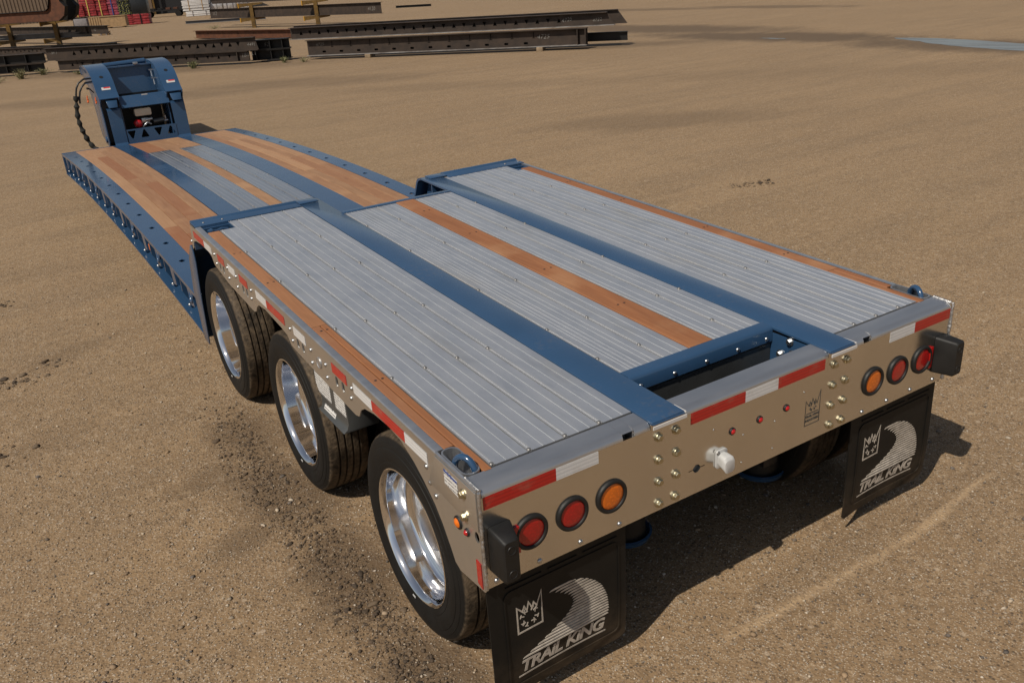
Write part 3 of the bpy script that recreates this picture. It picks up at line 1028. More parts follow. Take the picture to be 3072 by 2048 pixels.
# hex bolts and rivets
hx = MB()
hx.lathe([(0.0, 0.0195), (0.0035, 0.0195), (0.0035, 0.0)], 20, 'Z')
hx.lathe([(0.0035, 0.0165), (0.006, 0.0150), (0.006, 0.0)], 20, 'Z')
hx.lathe([(0.006, 0.0138), (0.0145, 0.0138), (0.0165, 0.0118), (0.0165, 0.0)], 6, 'Z')
bolt_me = hx.mesh('bolt', 'gold', smooth=30)
bolt_silver = hx.mesh('bolt', 'silver', smooth=30)
rv = MB()
rv.lathe([(0.0, 0.0105), (0.003, 0.0098), (0.006, 0.007), (0.0072, 0.0)], 14, 'Z')
rivet_me = rv.mesh('rivet', 'silver', smooth=60)
RX = (R(90), 0, 0)                                      # local +Z to world -Y
for x in (-0.517, -0.431, 0.467, 0.549):
    for z in (0.991, 0.8925, 0.7945, 0.697):
        link('bolt', bolt_me, T, (x + random.uniform(-.003, .003), -0.0002, z), (R(90), random.uniform(0, 6), 0))
for hx_, hz_ in ((-0.234, 0.92), (-0.067, 0.838), (0.115, 0.837), (0.287, 0.915), (0.111, 0.71), (-0.071, 0.71)):
    link('rivet', rivet_me, T, (hx_, -0.0002, hz_), RX).scale = (0.4, 0.4, 0.3)  # bright dots in place of drilled holes with glinting edges
for x in (-1.252, -1.072, -0.891, -0.709, 0.693, 0.868, 1.042, 1.215):
    link('rivet', rivet_me, T, (x, -0.0002, 0.684), RX)

# white plug socket on the plate
e = link('plug_socket', None, T, (-0.192, 0, 0.778))
b = MB()
b.plate(rrect(-0.030, 0.030, -0.042, 0.042, 0.014), [], -0.008, lambda a, c, h: (a, h - 0.0003, c))
b.build('flange', 'white', e, 0.0015)
b = MB()
b.loft([[(q[0] * s, yy, q[1] * s + dz) for q in rrect(-0.026, 0.026, -0.030, 0.030, 0.016, 5)] for yy, s, dz in ((-0.008, 0.85, 0.002), (-0.020, 0.98, 0), (-0.046, 1.06, -0.006), (-0.054, 1.0, -0.014), (-0.055, 0.9, -0.015))])
b.build('cover', 'white', e, smooth=28)
for dx in (-0.022, 0.022):
    link('screw', screw_me, e, (dx, -0.0085, 0.033 if dx < 0 else -0.033), RX)

# engraved badge: crown outline, ring of letters, two lines of lettering
def crest_pts(ox, oz, w, h):
    P = [(0, 0), (0, 0.80), (0.215, 0.62), (0.30, 0.745), (0.395, 0.60), (0.475, 0.82), (0.62, 0.60), (0.68, 0.755), (0.79, 0.61), (1.0, 1.0), (1.0, 0.0)]
    return [(ox + a * w, oz + c * h) for a, c in P]
def tk_ring(mb, cx, cz, r, size, fn, off=0.0):
    for k in range(8):
        vs, fs = text_pts('TK'[k % 2], size, 0.0008, 0.0, off, 'CENTER')
        a = R(-16 - 45 * k + (5 if k % 2 else -5))
        out = []
        for x, y, z in vs:
            y += r - size * 0.35
            out.append(fn(cx + x * math.cos(a) - y * math.sin(a), cz + x * math.sin(a) + y * math.cos(a), 0.0008 + z))
        mb.add(out, fs)
e = link('badge', None, T, (0, 0, 0))
fnb = lambda a, c, h: (a, -0.0004 - h, c)
b = MB()
stroke(b, crest_pts(0.304, 0.745, 0.090, 0.150), 0.0024, fnb, 0.0008, True)
stroke(b, [(0.312, 0.800), (0.388, 0.800)], 0.003, fnb, 0.0008)
tk_ring(b, 0.349, 0.830, 0.018, 0.0125, fnb, 0.0003)
for tx, zz, sz in (('TRAIL KING', 0.781, 0.0165), ('INDUSTRIES', 0.762, 0.0155)):
    vs, fs = text_pts(tx, sz, 0.0006, 0, 0.0004, 'CENTER')
    b.add([(0.349 + x, -0.0006 - z, zz + y) for x, y, z in vs], fs)
b.build('badge_lettering', 'tray', e)

# rubber dock bumpers
for s in (-1, 1):
    b = MB()
    x0, x1 = (-1.272, -1.208) if s < 0 else (1.208, 1.272)
    xa, xb = (-1.285, -1.150) if s < 0 else (1.160, 1.285)
    zs = (0.735, 0.905)
    b.loft([[(x, y, z) for x, z in rrect(xl, xr, z0, z1, 0.012, 3)] for y, xl, xr, z0, z1 in
            ((-0.001, xa + (0.012 if s < 0 else 0.03), xb - (0.03 if s < 0 else 0.012), 0.728, 0.912), (-0.092, x0, x1, 0.733, 0.906), (-0.100, x0 + 0.006, x1 - 0.006, 0.740, 0.900))])
    o = b.build('dock_bumper', 'rubber', T, smooth=40)
    for z in (0.768, 0.865):
        c = MB()
        c.lathe([(-0.1005, 0.0175), (-0.102, 0.0165), (-0.1015, 0.0145), (-0.092, 0.0135), (-0.092, 0.0)], 14, 'Y', ((x0 + x1) / 2, 0, z))
        c.build('bolt_recess', 'dark', o, smooth=60)
    b = MB()                                            # narrow red reflector beside the bumper
    xr = -1.163 if s < 0 else 1.163
    b.box(xr - 0.012, xr + 0.012, -0.010, -0.0002, 0.763, 0.872)
    b.build('reflector', 'lens_red', T, 0.002, label='narrow red upright reflector')

# --- mud flaps with their print
STR_L = [(0.923, 0.503), (0.962, 0.484), (0.987, 0.468), (1.013, 0.449), (1.03, 0.429), (1.038, 0.412), (1.036, 0.393), (1.026, 0.375), (1.013, 0.359), (0.991, 0.344), (0.964, 0.329), (0.936, 0.314), (0.906, 0.301), (0.870, 0.287), (0.835, 0.274), (0.796, 0.259)]
STR_R = [(1.018, 0.506), (1.069, 0.497), (1.109, 0.478), (1.147, 0.449), (1.177, 0.415), (1.195, 0.376), (1.204, 0.347), (1.208, 0.316), (1.210, 0.285), (1.206, 0.255)]
zL_, xL_ = np.array([q[1] for q in STR_L[::-1]]), np.array([q[0] for q in STR_L[::-1]])
zR_, xR_ = np.array([q[1] for q in STR_R[::-1]]), np.array([q[0] for q in STR_R[::-1]])
def flap(shift, curl):
    def warp(x, z, h):
        u = x - shift
        lo = max(0.0, 0.30 - z)
        y = 0.036 + 0.10 * lo ** 2 * 3 + 0.008 * math.sin(u * 7 + curl) * min(1, (0.62 - z) * 3)
        y -= 0.16 * max(0, (0.80 - u)) * max(0, 0.32 - z) * 2.2 * curl
        return (x, y - h, z)
    b = MB()
    nx, nz = 26, 22
    def edge(i, k):
        u, w = i / nx, k / nz
        x = 0.668 + 0.626 * u
        z = 0.085 + 0.575 * w
        r = 0.06
        if w < 0.15 and (u > 0.9 or u < 0.05):
            z += 0.022 * ((u - 0.9) / 0.1 if u > 0.9 else (0.05 - u) / 0.05) ** 2 * (1 - w / 0.15)
        return x + shift, z
    for side in (0, 1):
        vs = [warp(*edge(i, k), 0.006 * side) for i in range(nx + 1) for k in range(nz + 1)]
        b.add(vs, [(i * (nz + 1) + k, (i + 1) * (nz + 1) + k, (i + 1) * (nz + 1) + k + 1, i * (nz + 1) + k + 1) for i in range(nx) for k in range(nz)])
    n = (nx + 1) * (nz + 1)
    rim = [i * (nz + 1) for i in range(nx + 1)] + [nx * (nz + 1) + k for k in range(1, nz + 1)] + [i * (nz + 1) + nz for i in range(nx - 1, -1, -1)] + [k for k in range(nz - 1, 0, -1)]
    for i in range(len(rim)):
        j = (i + 1) % len(rim)
        b.f.append((rim[i], rim[j], rim[j] + n, rim[i] + n))
    o = b.build('mud_flap', 'flap', T, smooth=50)
    sub = lambda pts, m: [(pts[i][0] + (pts[(i + 1)][0] - pts[i][0]) * k / m, pts[i][1] + (pts[(i + 1)][1] - pts[i][1]) * k / m) for i in range(len(pts) - 1) for k in range(m)] + [pts[-1]]
    w0 = lambda x, z, h: warp(x + shift, z, h + 0.0062)
    f = MB()
    stroke(f, sub(rrect(0.735, 1.258, 0.140, 0.583, 0.03, 4), 4), 0.006, w0, 0.0035, True)
    f.build('moulded_frame', 'flap', o)
    f = MB()
    stroke(f, sub([(0.745, 0.606), (0.90, 0.606)], 3), 0.006, w0, 0.004)
    stroke(f, sub([(0.93, 0.606), (1.06, 0.606)], 3), 0.006, w0, 0.004)
    stroke(f, sub([(1.09, 0.606), (1.25, 0.606)], 3), 0.006, w0, 0.004)
    f.build('mounting_rib', 'flap', o)
    f = MB()
    stroke(f, crest_pts(0.785, 0.380, 0.110, 0.146), 0.0068, w0, 0.0012, True)
    tk_ring(f, 0.838, 0.436, 0.034, 0.0235, w0, 0.0009)
    f.build('printed_crest', 'print', o)
    f = MB()
    N = 19
    for k in range(N):
        z = 0.4995 - k * (0.4995 - 0.259) / (N - 1)
        xl = float(np.interp(z, zL_, xL_))
        xr = float(np.interp(z, zR_, xR_))
        hh = 0.0042
        xr2 = float(np.interp(z + hh, zR_, xR_)) if z > 0.30 else xr
        pts = [(xl, z - hh), (xl + 0.008, z + hh * 0.3), (xl + 0.028, z + hh)]
        m = 6
        top = [(xl + 0.028 + (xr2 - 0.004 - xl - 0.028) * q / m, z + hh) for q in range(1, m + 1)]
        bot = [(xr, z - hh * 0.6)] + [(xr - (xr - xl) * q / m, z - hh) for q in range(1, m)]
        poly = pts + top + bot
        f.plate(poly, [], 0.0012, lambda a, c, h: w0(a, c, h))
    f.build('printed_road', 'print', o)
    f = MB()
    vs, fs = text_pts('TRAiL KiNG', 0.0735, 0.0006, 0.22, 0.0022, 'LEFT', 0.93)
    xs = [v[0] for v in vs]
    k = 0.398 / (max(xs) - min(xs))
    f.add([w0(0.792 + (x - min(xs)) * k, 0.193 + y, 0.0006 + z) for x, y, z in vs], fs)
    stroke(f, sub([(0.775, 0.1755), (1.192, 0.1755)], 8), 0.0065, w0, 0.0012)
    f.build('printed_lettering', 'print', o)
flap(0.0, 1.0)
flap(-1.951, 0.35)

# --- side rails and skirts with wheel arches
SKIRT = [(3.87, 1.02), (3.86, 1.006), (3.835, 1.02), (3.80, 1.07), (3.72, 1.092), (3.545, 1.106), (3.40, 1.10), (3.33, 1.08), (3.285, 1.034), (2.98, 0.984), (2.50, 0.952), (2.46, 0.965), (2.43, 1.0), (2.38, 1.025), (2.26, 1.034),
         (2.02, 1.013), (1.92, 0.998), (1.875, 0.955), (1.75, 0.945), (1.55, 0.93), (1.33, 0.914), (1.07, 0.898), (1.03, 0.908), (1.0, 0.95), (0.95, 0.978), (0.85, 0.995), (0.71, 1.0), (0.6, 0.985), (0.5, 0.94), (0.427, 0.893), (0.35, 0.83), (0.30, 0.77), (0.25, 0.69),
         (0.225, 0.645), (0.19, 0.628), (0.012, 0.645)]
OVALS = [3.098, 2.625, 1.72, 1.22]
for s in (-1, 1):
    X = s * 1.295
    b = MB()
    hl = []
    for yc in OVALS:
        for dy in (0.037, -0.037):
            hl.append(rrect(yc + dy - 0.016, yc + dy + 0.016, zr(yc) - 0.146, zr(yc) - 0.094, 0.0155, 4))
    hl.append(circle(0.034, 0.864, 0.022, 12, 0.016))
    b.plate([(0.012, zr(0.0) - 0.012)] + [(y, zr(y) - 0.012) for y in (1.0, 2.0, 3.0, 3.80)] + SKIRT, hl, 0.006, lambda a, c, h: (X - s * h, a, c))
    b.build('side_skirt', 'mill', T)
    b = MB()                                            # top rail: flange with rounded outer edge
    pr = [(X, -0.0115), (X, -0.006), (X - s * 0.002, -0.002), (X - s * 0.006, 0.0), (X - s * 0.0345, 0.0), (X - s * 0.0345, -0.0115)]
    b.loft([[on_rear(x, y, z) for x, z in pr] for y in (0.300, 1.2, 2.4, 3.662)])
    b.loft([[on_rear(x, y, z) for x, z in [(X, -0.0115), (X, -0.003), (X - s * 0.009, 0.0), (X - s * 0.009, -0.0115)]] for y in (0.014, 0.299)])
    b.build('side_rail', 'cap', T, smooth=40)
    b = MB()                                            # doubler over the rear corner
    b.plate([(0.014, zr(0) - 0.013), (0.30, zr(0.3) - 0.013), (0.372, zr(0.37) - 0.16), (0.33, 0.916), (0.014, 0.897)], [], 0.004, lambda a, c, h: (X + s * 0.0002 + s * h, a, c))
    b.build('corner_doubler', 'mill', T, 0.001)
    # wells seen through the tie-down slots
    for yc in OVALS:
        b = MB()
        b.box(min(X - s * 0.05, X - s * 0.012), max(X - s * 0.05, X - s * 0.012), yc - 0.08, yc + 0.08, zr(yc) - 0.155, zr(yc) - 0.085)
        b.build('slot_backing', 'silver' if False else 'cap', T)
    RYZ = (0, R(90) * s, 0)
    for y, dz in ((3.863, -.142), (3.238, -.067), (3.217, -.122), (2.957, -.075), (2.955, -.140), (2.782, -.078), (2.783, -.143), (2.491, -.073), (2.51, -.128), (1.854, -.078), (1.837, -.136), (1.567, -.084), (1.573, -.153), (1.38, -.087), (1.381, -.152),
                  (1.076, -.078), (1.096, -.134), (0.387, -.105), (0.368, -.163), (0.329, -.201)):
        link('rivet', rivet_me, T, (X + s * 0.0002, y, zr(y) + dz), RYZ)
    for y, z in ((0.098, 1.007), (0.100, 0.915)):
        link('bolt', bolt_me, T, (X + s * 0.004, y, z), (0, R(90) * s, 0))
    for a_, b_, m in ((3.75, 3.485, 'tape_red'), (3.48, 3.30, 'tape_white'), (3.165, 3.02, 'tape_red'), (2.935, 2.79, 'tape_white'), (2.71, 2.555, 'tape_red'), (2.40, 2.2155, 'tape_white'), (2.215, 1.93, 'tape_red'), (1.797, 1.63, 'tape_white'),
                      (1.296, 1.127, 'tape_red'), (1.05, 0.8605, 'tape_white'), (0.86, 0.556, 'tape_red'), (0.5555, 0.37, 'tape_white')):
        b = MB()
        b.loft([[(X + s * h, y, zr(y) + z) for h, z in ((0.0003, -0.088), (0.0016, -0.088), (0.0016, -0.041), (0.0003, -0.041))] for y in (b_, a_)])
        b.build('reflective_strip', m, T, label='red reflective strip' if m == 'tape_red' else 'white reflective strip')
    b = MB()
    b.loft([[(X + s * h, y, z) for h, z in ((0.0003, z0), (0.003, z0), (0.003, z1), (0.0003, z1))] for y, z0, z1 in ((0.022, 0.652, 0.757), (0.054, 0.663, 0.762))])
    b.build('reflector', 'lens_red', T, label='small red reflector low on the corner')
    # side marker lamps
    for y, z, sc_, cm in ((0.166, 0.852, 1.6, 'lens_amber'), (0.103, 0.864 - 0.018, 0.95, 'lens_red')):
        e = link('side_marker_lamp', None, T, (X + s * 0.0005, y, z), (0, 0, R(-90) if s < 0 else R(90)), label='amber side marker lamp' if cm == 'lens_amber' else 'small red side marker lamp')
        e.scale = (sc_, 1.1, sc_)
        link('grommet', mk_me, e)
        link('lens', mkl[cm], e)
    # rear corner ring pocket
    b = MB()
    x0, x1 = sorted((X - s * 0.010, X - s * 0.080))
    oy = rrect(0.100, 0.294, x0, x1, 0.03, 5)
    iy = rrect(0.106, 0.288, x0 + 0.006, x1 - 0.006, 0.025, 5)
    b.plate(oy, [iy], 0.094, lambda a, c, h: (c, a, zr(a) + 0.0025 - h))
    b.plate(oy, [], 0.004, lambda a, c, h: (c, a, zr(a) - 0.093 - h))
    b.build('ring_pocket', 'cap', T, smooth=40)
    b = MB()
    xm = X - s * 0.046
    arc = [(xm + s * 0.018 * math.cos(a), 0.165 + 0.046 * math.cos(a), zr(0.16) - 0.030 + 0.062 * math.sin(a)) for a in [R(q) for q in range(-40, 221, 20)]]
    b.tube(arc, 0.0125, 12)
    b.build('tie_down_ring', 'blue', T, smooth=70)
    b = MB()
    b.box(xm - 0.018, xm + 0.018, 0.13, 0.20, zr(0.15) - 0.090, zr(0.15) - 0.062)
    b.build('ring_clamp', 'cap', T, 0.005)

# left side extras: warning label, small round badge, document box with its plates
b = MB()
b.loft([[(-1.2995 + h, y, z) for h, z in ((0, z0), (-0.0012, z0), (-0.0012, z1), (0, z1))] for y, z0, z1 in ((0.232, 0.983, 1.043), (0.136, 0.973, 1.036))])
lab = b.build('warning_label', 'label', T, label='white printed label with a blue band')
b = MB()
b.loft([[(-1.3008 + h, y, z) for h, z in ((0, z0), (-0.0006, z0), (-0.0006, z1), (0, z1))] for y, z0, z1 in ((0.2315, 1.033, 1.0425), (0.1365, 1.0262, 1.0355))])
b.build('label_band', 'decal_blue', lab)
b = MB()
b.lathe([(0.0, 0.028), (-0.004, 0.028), (-0.005, 0.024), (-0.003, 0.022), (-0.003, 0.0)], 20, 'X', (-1.2952, 1.469, 1.004))
b.build('round_badge', 'cap', T, smooth=40)
b = MB()
b.loft([[(x, y, z) for x, z in ((-1.225, 0.68), (-1.235, 0.655), (-1.255, 0.64), (-1.07, 0.64), (-1.07, 0.94), (-1.225, 0.94))] for y in (1.40, 1.82)])
bx = b.build('document_box', 'tray', T, 0.002)
for y0, y1, z0, z1 in ((1.60, 1.80, 0.715, 0.90), (1.41, 1.545, 0.715, 0.90)):
    b = MB()
    b.box(-1.2268, -1.2253, y0, y1, z0, z1)
    b.build('printed_plate', 'label', bx, label='printed white plate with text lines')
b = MB()
b.loft([[(x - 0.0012, y, z) for x, z in ((-1.2262, 0.6776), (-1.2365, 0.6526), (-1.2357, 0.6526), (-1.2254, 0.6776))] for y in (1.55, 1.70)])
b.build('printed_plate', 'label', bx)
b = MB()
b.box(-1.215, -1.195, 1.40, 1.82, 0.94, 1.06)
b.build('box_hanger', 'dark', T)

# --- blue angle across the tool well behind the rear cap, tray under it
b = MB()
pr = [(0.374, 0.0), (0.374, 0.004), (0.322, 0.005), (0.312, 0.0005), (0.307, -0.010), (0.304, -0.062), (0.312, -0.062), (0.318, -0.004)]
b.loft([[(x, y, zr(y) + z) for y, z in pr] for x in (-0.3985, 0.4235)])
an = b.build('well_angle', 'blue', T, smooth=40)
for x in (-0.345, -0.161, 0.021, 0.207, 0.386):
    link('rivet', rivet_me, an, (x, 0.3055, zr(0.3) - 0.044), RX)
b = MB()
b.box(-0.398, 0.422, 0.313, 0.318, 0.62, 1.0)
b.box(-0.398, 0.422, 0.02, 0.3125, 0.70, 0.705)
b.box(-0.398, 0.422, 0.012, 0.018, 0.72, 1.02)
b.build('well_tray', 'tray', T)
for sx, x in ((1, -0.3995), (-1, 0.4245)):
    b = MB()
    b.box(*sorted((x, x - sx * 0.006)), 0.02, 0.374, 0.70, 1.05)
    b.build('well_cheek', 'blue', T)
    for y, z in ((0.205, 1.04), (0.188, 0.985), (0.255, 0.965)):
        link('bolt', bolt_silver, T, (x + sx * 0.0005, y, z), (0, R(90) * sx, 0))

# --- wheels
AX = [0.7128, 2.1443, 3.5712]
RZ, RT = 0.4497, 0.4617
def tyre_mesh():
    pr = [(0.030, 0.292), (0.012, 0.300), (0.004, 0.318), (0.001, 0.335), (0.0025, 0.337), (0.0, 0.345), (-0.003, 0.372), (-0.004, 0.385), (-0.002, 0.400), (0.0005, 0.402), (0.001, 0.412), (0.005, 0.425), (0.007, 0.426), (0.012, 0.440), (0.020, 0.452), (0.030, 0.4585)]
    tread = []
    for g in (0.070, 0.108, 0.146, 0.184):
        tread += [(g - 0.006, RT - 0.0004), (g - 0.004, RT - 0.013), (g + 0.004, RT - 0.013), (g + 0.006, RT - 0.0004)]
    right = [(0.254 - h, r) for h, r in pr[::-1]]
    prof = pr + tread + right
    b = MB()
    SEG = 160
    b.lathe(prof, SEG, 'X')
    n = len(prof)
    out = []
    for i, (x, y, z) in enumerate(b.v):
        k, j = divmod(i, n)
        if j in (len(pr) - 1, len(pr) - 2) or j in (n - len(pr), n - len(pr) + 1):
            f = 1 - 0.0055 * (k % 2)
            y, z = y * f, z * f
        if z < -RZ:
            z = -RZ
        elif z < -RZ + 0.05:
            pass
        out.append((x, y, z))
    b.v = out
    return b.mesh('tyre', 'tyre', smooth=28)
def rim_mesh():
    b = MB()
    pr = [(0.030, 0.294), (0.012, 0.3085), (0.006, 0.3085), (0.004, 0.304), (0.008, 0.2975), (0.020, 0.2925), (0.028, 0.289), (0.036, 0.2875), (0.118, 0.286), (0.126, 0.284), (0.133, 0.278), (0.138, 0.268), (0.143, 0.258), (0.150, 0.252), (0.160, 0.250), (0.200, 0.247), (0.207, 0.243), (0.210, 0.236)]
    b.lathe(pr, 80, 'X')
    holes = [circle(0.200 * math.cos(2 * math.pi * k / 10), 0.200 * math.sin(2 * math.pi * k / 10), 0.0185, 14) for k in range(10)]
    b.plate(circle(0, 0, 0.2365, 80), holes, 0.012, lambda a, c, h: (0.2095 + h, a, c))
    b.lathe([(0.2094, 0.172), (0.204, 0.168), (0.204, 0.122), (0.196, 0.117), (0.184, 0.112), (0.110, 0.100), (0.098, 0.094), (0.092, 0.074), (0.092, 0.0)], 40, 'X')
    me = b.mesh('rim', 'chrome', smooth=38)
    me.materials.append(MAT['machined'])
    for q in me.polygons:                               # the recessed disc is machined, not polished
        c = q.center
        if c.x > 0.145 or math.hypot(c.y, c.z) < 0.18:
            q.material_index = 1
    return me
TYRE, RIM = tyre_mesh(), rim_mesh()
nb = MB()
nb.lathe([(0.0, 0.019), (-0.010, 0.0185), (-0.012, 0.0155)], 6, 'X')
nb.lathe([(-0.011, 0.0145), (-0.034, 0.0135), (-0.040, 0.009), (-0.041, 0.0)], 12, 'X')
NUT = nb.mesh('lug_nut', 'silver', smooth=40)
vl = MB()
vl.box(-0.0065, -0.004, -0.012, 0.012, -0.316, -0.309)
VAL = vl.mesh('balance_weight', 'white')
for s in (-1, 1):
    for y in AX:
        w = link('wheel', None, T, (s * 1.2696, y, RZ), (0, 0, 0 if s < 0 else R(180)))
        t_ = link('tyre', TYRE, w, (0, 0, 0), (0, 0, 0))
        link('rim', RIM, w, (0, 0, 0), (random.uniform(0, 6), 0, 0))
        link('tyre', TYRE, w, (0.335, 0, 0), (0, 0, 0), label='inner tyre of the pair')
        if s < 0:
            for k in range(10):
                a = 2 * math.pi * (k + 0.5) / 10
                link('lug_nut', NUT, w, (0.2035, 0.1425 * math.cos(a), 0.1425 * math.sin(a)), (a, 0, 0))
            link('balance_weight', VAL, w, (0, 0, 0), (R(3), 0, 0))
for y in AX:
    b = MB()
    b.tube([(-1.1, y, RZ), (-0.75, y, RZ), (0.75, y, RZ), (1.1, y, RZ)], 0.064, 16)
    for sx in (-1, 1):
        b.lathe([(0.0, 0.0), (0.0, 0.20), (0.16, 0.20), (0.16, 0.0)], 24, 'X', (sx * 0.98 - 0.08, y, RZ))
    b.build('axle', 'dark', T, smooth=40)
    for x in (-0.475, 0.50):
        b = MB()
        b.loft([[(x + dx, yy, z + dz) for dx, dz in ((-0.05, -0.05), (0.05, -0.05), (0.05, 0.05), (-0.05, 0.05))] for yy, z in ((y + 0.55, 0.56), (y, RZ), (y - 0.38, 0.36))])
        b.build('trailing_arm', 'dark', T, 0.01)
for x in (-0.27, 0.63):
    for y in (0.52, 1.92, 3.30):
        e = link('air_spring', None, T, (x, y, 0))
        b = MB()
        b.lathe([(0.60, 0.10), (0.585, 0.122), (0.50, 0.128), (0.44, 0.118), (0.40, 0.105), (0.20, 0.10), (0.155, 0.103)], 28, 'Z')
        b.build('bellows', 'rubber', e, smooth=50)
        b = MB()
        b.lathe([(0.150, 0.0), (0.150, 0.125), (0.172, 0.132), (0.178, 0.122), (0.165, 0.104)], 28, 'Z')
        b.build('base_plate', 'blue', e, smooth=40)

# --- blue bulkheads between the wheels and the low deck
for s in (-1, 1):
    X = s * 1.297
    side = [(3.90, 1.011), (3.96, 1.011), (4.10, 0.88), (4.19, 0.62), (4.165, 0.245), (4.03, 0.235), (3.955, 0.66), (3.885, 0.90)]
    b = MB()
    b.plate(side, [], 0.008, lambda a, c, h: (X - s * h, a, c))
    b.build('bulkhead_flange', 'blue', T, 0.002)
    b = MB()
    path = [(3.955, 1.012), (4.095, 0.88), (4.185, 0.62), (4.16, 0.25)]
    xa, xb = sorted((X - s * 0.0085, s * 0.56))
    b.loft([[(xa, y, z), (xb, y, z), (xb, y - 0.012, z), (xa, y - 0.012, z)] for y, z in path])
    bh = b.build('bulkhead', 'blue', T)
    for z in (0.80, 0.72, 0.56):
        c = MB()
        c.lathe([(0.0, 0.026), (0.004, 0.026), (0.004, 0.0)], 12, 'Y', (s * 1.235, 4.14 + (0.8 - z) * 0.12, z))
        c.build('access_hole_disc', 'dark', bh)  # flat dark disc as the shade inside an open hole

# --- low deck
YS = [4.16 + (L2 - 4.16) * k / 22 for k in range(23)]
X_OUT, X_IN = 1.292, 1.105
HY = [11.39 - 0.578 * k for k in range(13)]
for s in (-1, 1):
    b = MB()
    a0, a1 = sorted((s * X_OUT, s * X_IN))
    cuts = [L2] + [(HY[k] + HY[k + 1]) / 2 for k in range(len(HY) - 1)] + [4.2]
    for k, yc in enumerate(HY):
        y1, y0 = cuts[k], cuts[k + 1] if k + 1 < len(cuts) else 4.2
        y0 = max(y0, 4.17)
        if y1 - y0 < 0.2:
            continue
        hole = [(s * 1.187 + 0.026 * math.cos(R(60 * q)), yc + 0.040 * math.sin(R(60 * q))) for q in range(6)]
        b.plate([(a0, y0), (a1, y0), (a1, (y0 + y1) / 2), (a1, y1), (a0, y1), (a0, (y0 + y1) / 2)], [hole], -0.014, lambda a, c, h: on_low(a, c, h))
    b.build('edge_plate', 'blue', T)
    rg = MB()
    hp_ = MB()
    for yc in HY:
        if yc < 4.6:
            continue
        rg.tube([on_low(s * 1.187 + dx, yc + 0.030, dz) for dx, dz in ((-0.028, -0.016), (-0.014, -0.004), (0.0, 0.0), (0.014, -0.004), (0.028, -0.016))], 0.005, 6)
        hp_.box(s * 1.187 - 0.04, s * 1.187 + 0.04, yc - 0.05, yc + 0.02, -0.055, -0.05, on_low)
    rg.build('ring_loops', 'blue', T, smooth=60)
    tag(COL.objects[-1], kind='stuff')
    hp_.build('hole_shade', 'dark', T)  # dark sheets added below the holes as their deep shade
    tag(COL.objects[-1], kind='stuff')
    # recessed web blackened for its shaded openings, bottom flange, gussets
    along([(s * 1.125, -0.0145), (s * 1.135, -0.0145), (s * 1.135, -0.292), (s * 1.125, -0.292)], YS, on_low, 'edge_web', 'dark')
    xo, xi = s * 1.297, s * 1.10
    along([(xo, -0.292), (xo, -0.304), (xi, -0.304), (xi, -0.292)], YS, on_low, 'edge_flange', 'blue')
    along([(s * 1.292, -0.0145), (s * 1.286, -0.0145), (s * 1.286, -0.030), (s * 1.292, -0.030)], YS, on_low, 'edge_lip', 'blue')
    gb = MB()
    y = 12.21
    k = 0
    while y > 4.4:
        for dy, xx in ((0.0, 1.272),):
            e = gb if s > 0 else MB()
            pts = [(s * 1.136, -0.0146), (s * 1.284, -0.0146), (s * 1.284, -0.15), (s * 1.250, -0.225), (s * 1.250, -0.291), (s * 1.136, -0.291)]
            e.plate(pts, [], 0.016, lambda a, c, h: on_low(a, y + h, c))
            e.add([on_low(s * q, yy, z) for q in (1.262, 1.272) for yy, z in ((y - 0.12, -0.016), (y - 0.27, -0.016), (y - 0.30, -0.185), (y - 0.19, -0.205))], [(0, 1, 2, 3), (7, 6, 5, 4), (0, 4, 5, 1), (1, 5, 6, 2), (2, 6, 7, 3), (3, 7, 4, 0)])
            if s < 0:
                g = e.build('gusset', 'blue', T)
                link('bolt', rivet_me, g, on_low(-1.252, y - 0.02, -0.262), (0, R(-70), 0)).scale = (1.3, 1.3, 2.2)
        if s < 0 and k % 2 == 1:
            d = MB()
            d.tube([on_low(-1.262 - 0.012 * math.sin(a), y - 0.24 + 0.045 * math.cos(a), -0.085 - 0.075 * math.sin(a)) for a in [R(q) for q in range(-20, 201, 20)]], 0.012, 10)
            d.build('tie_down_ring', 'blue', T, smooth=70)
        y -= 0.575
        k += 1
    if s > 0:
        gb.build('gussets', 'blue', T)
        tag(COL.objects[-1], kind='stuff')
b = MB()
b.box(-1.27, -1.262, 6.02, 6.06, zl(6) - 0.155, zl(6) - 0.10)
b.build('side_marker_lamp', 'lens_amber', T, 0.003, label='small amber lamp on the low deck edge')

BEAM_L, BEAM_R = (-0.578, -0.372), (0.368, 0.612)
for x0, x1 in (BEAM_L, BEAM_R):
    along([(x0, 0.003), (x1, 0.003), (x1, -0.014), (x0, -0.014)], YS, on_low, 'low_beam', 'blue')
    xc = (x0 + x1) / 2
    along([(xc - 0.008, -0.015), (xc + 0.008, -0.015), (xc + 0.008, -0.40), (xc - 0.008, -0.40)], YS, on_low, 'low_beam_web', 'blue')
    along([(x0, -0.4005), (x1, -0.4005), (x1, -0.42), (x0, -0.42)], YS, on_low, 'low_beam_flange', 'blue')
def low_alu(x0, x1, ribs):
    ys = [y for y in YS if y < 10.60] + [10.60]
    alu(x0, x1, ribs, ys, on_low, zl, mat='deck_new')
low_alu(-0.370, -0.223, [-0.305, -0.262])
low_alu(-0.223, -0.077, [-0.158, -0.115])
low_alu(0.053, 0.210, [0.118, 0.165])
low_alu(0.210, 0.366, [0.275, 0.322])
board(-0.075, 0.051, 4.2, 7.4, on_low, 'wood_tan', dz=0.003)
board(-0.075, 0.051, 7.4, 10.62, on_low, 'wood_tan', dz=0.003)
for x0, x1 in ((-0.370, -0.12), (-0.12, 0.13), (0.13, 0.366)):
    board(x0, x1, 10.625, 12.16, on_low, 'wood_tan')
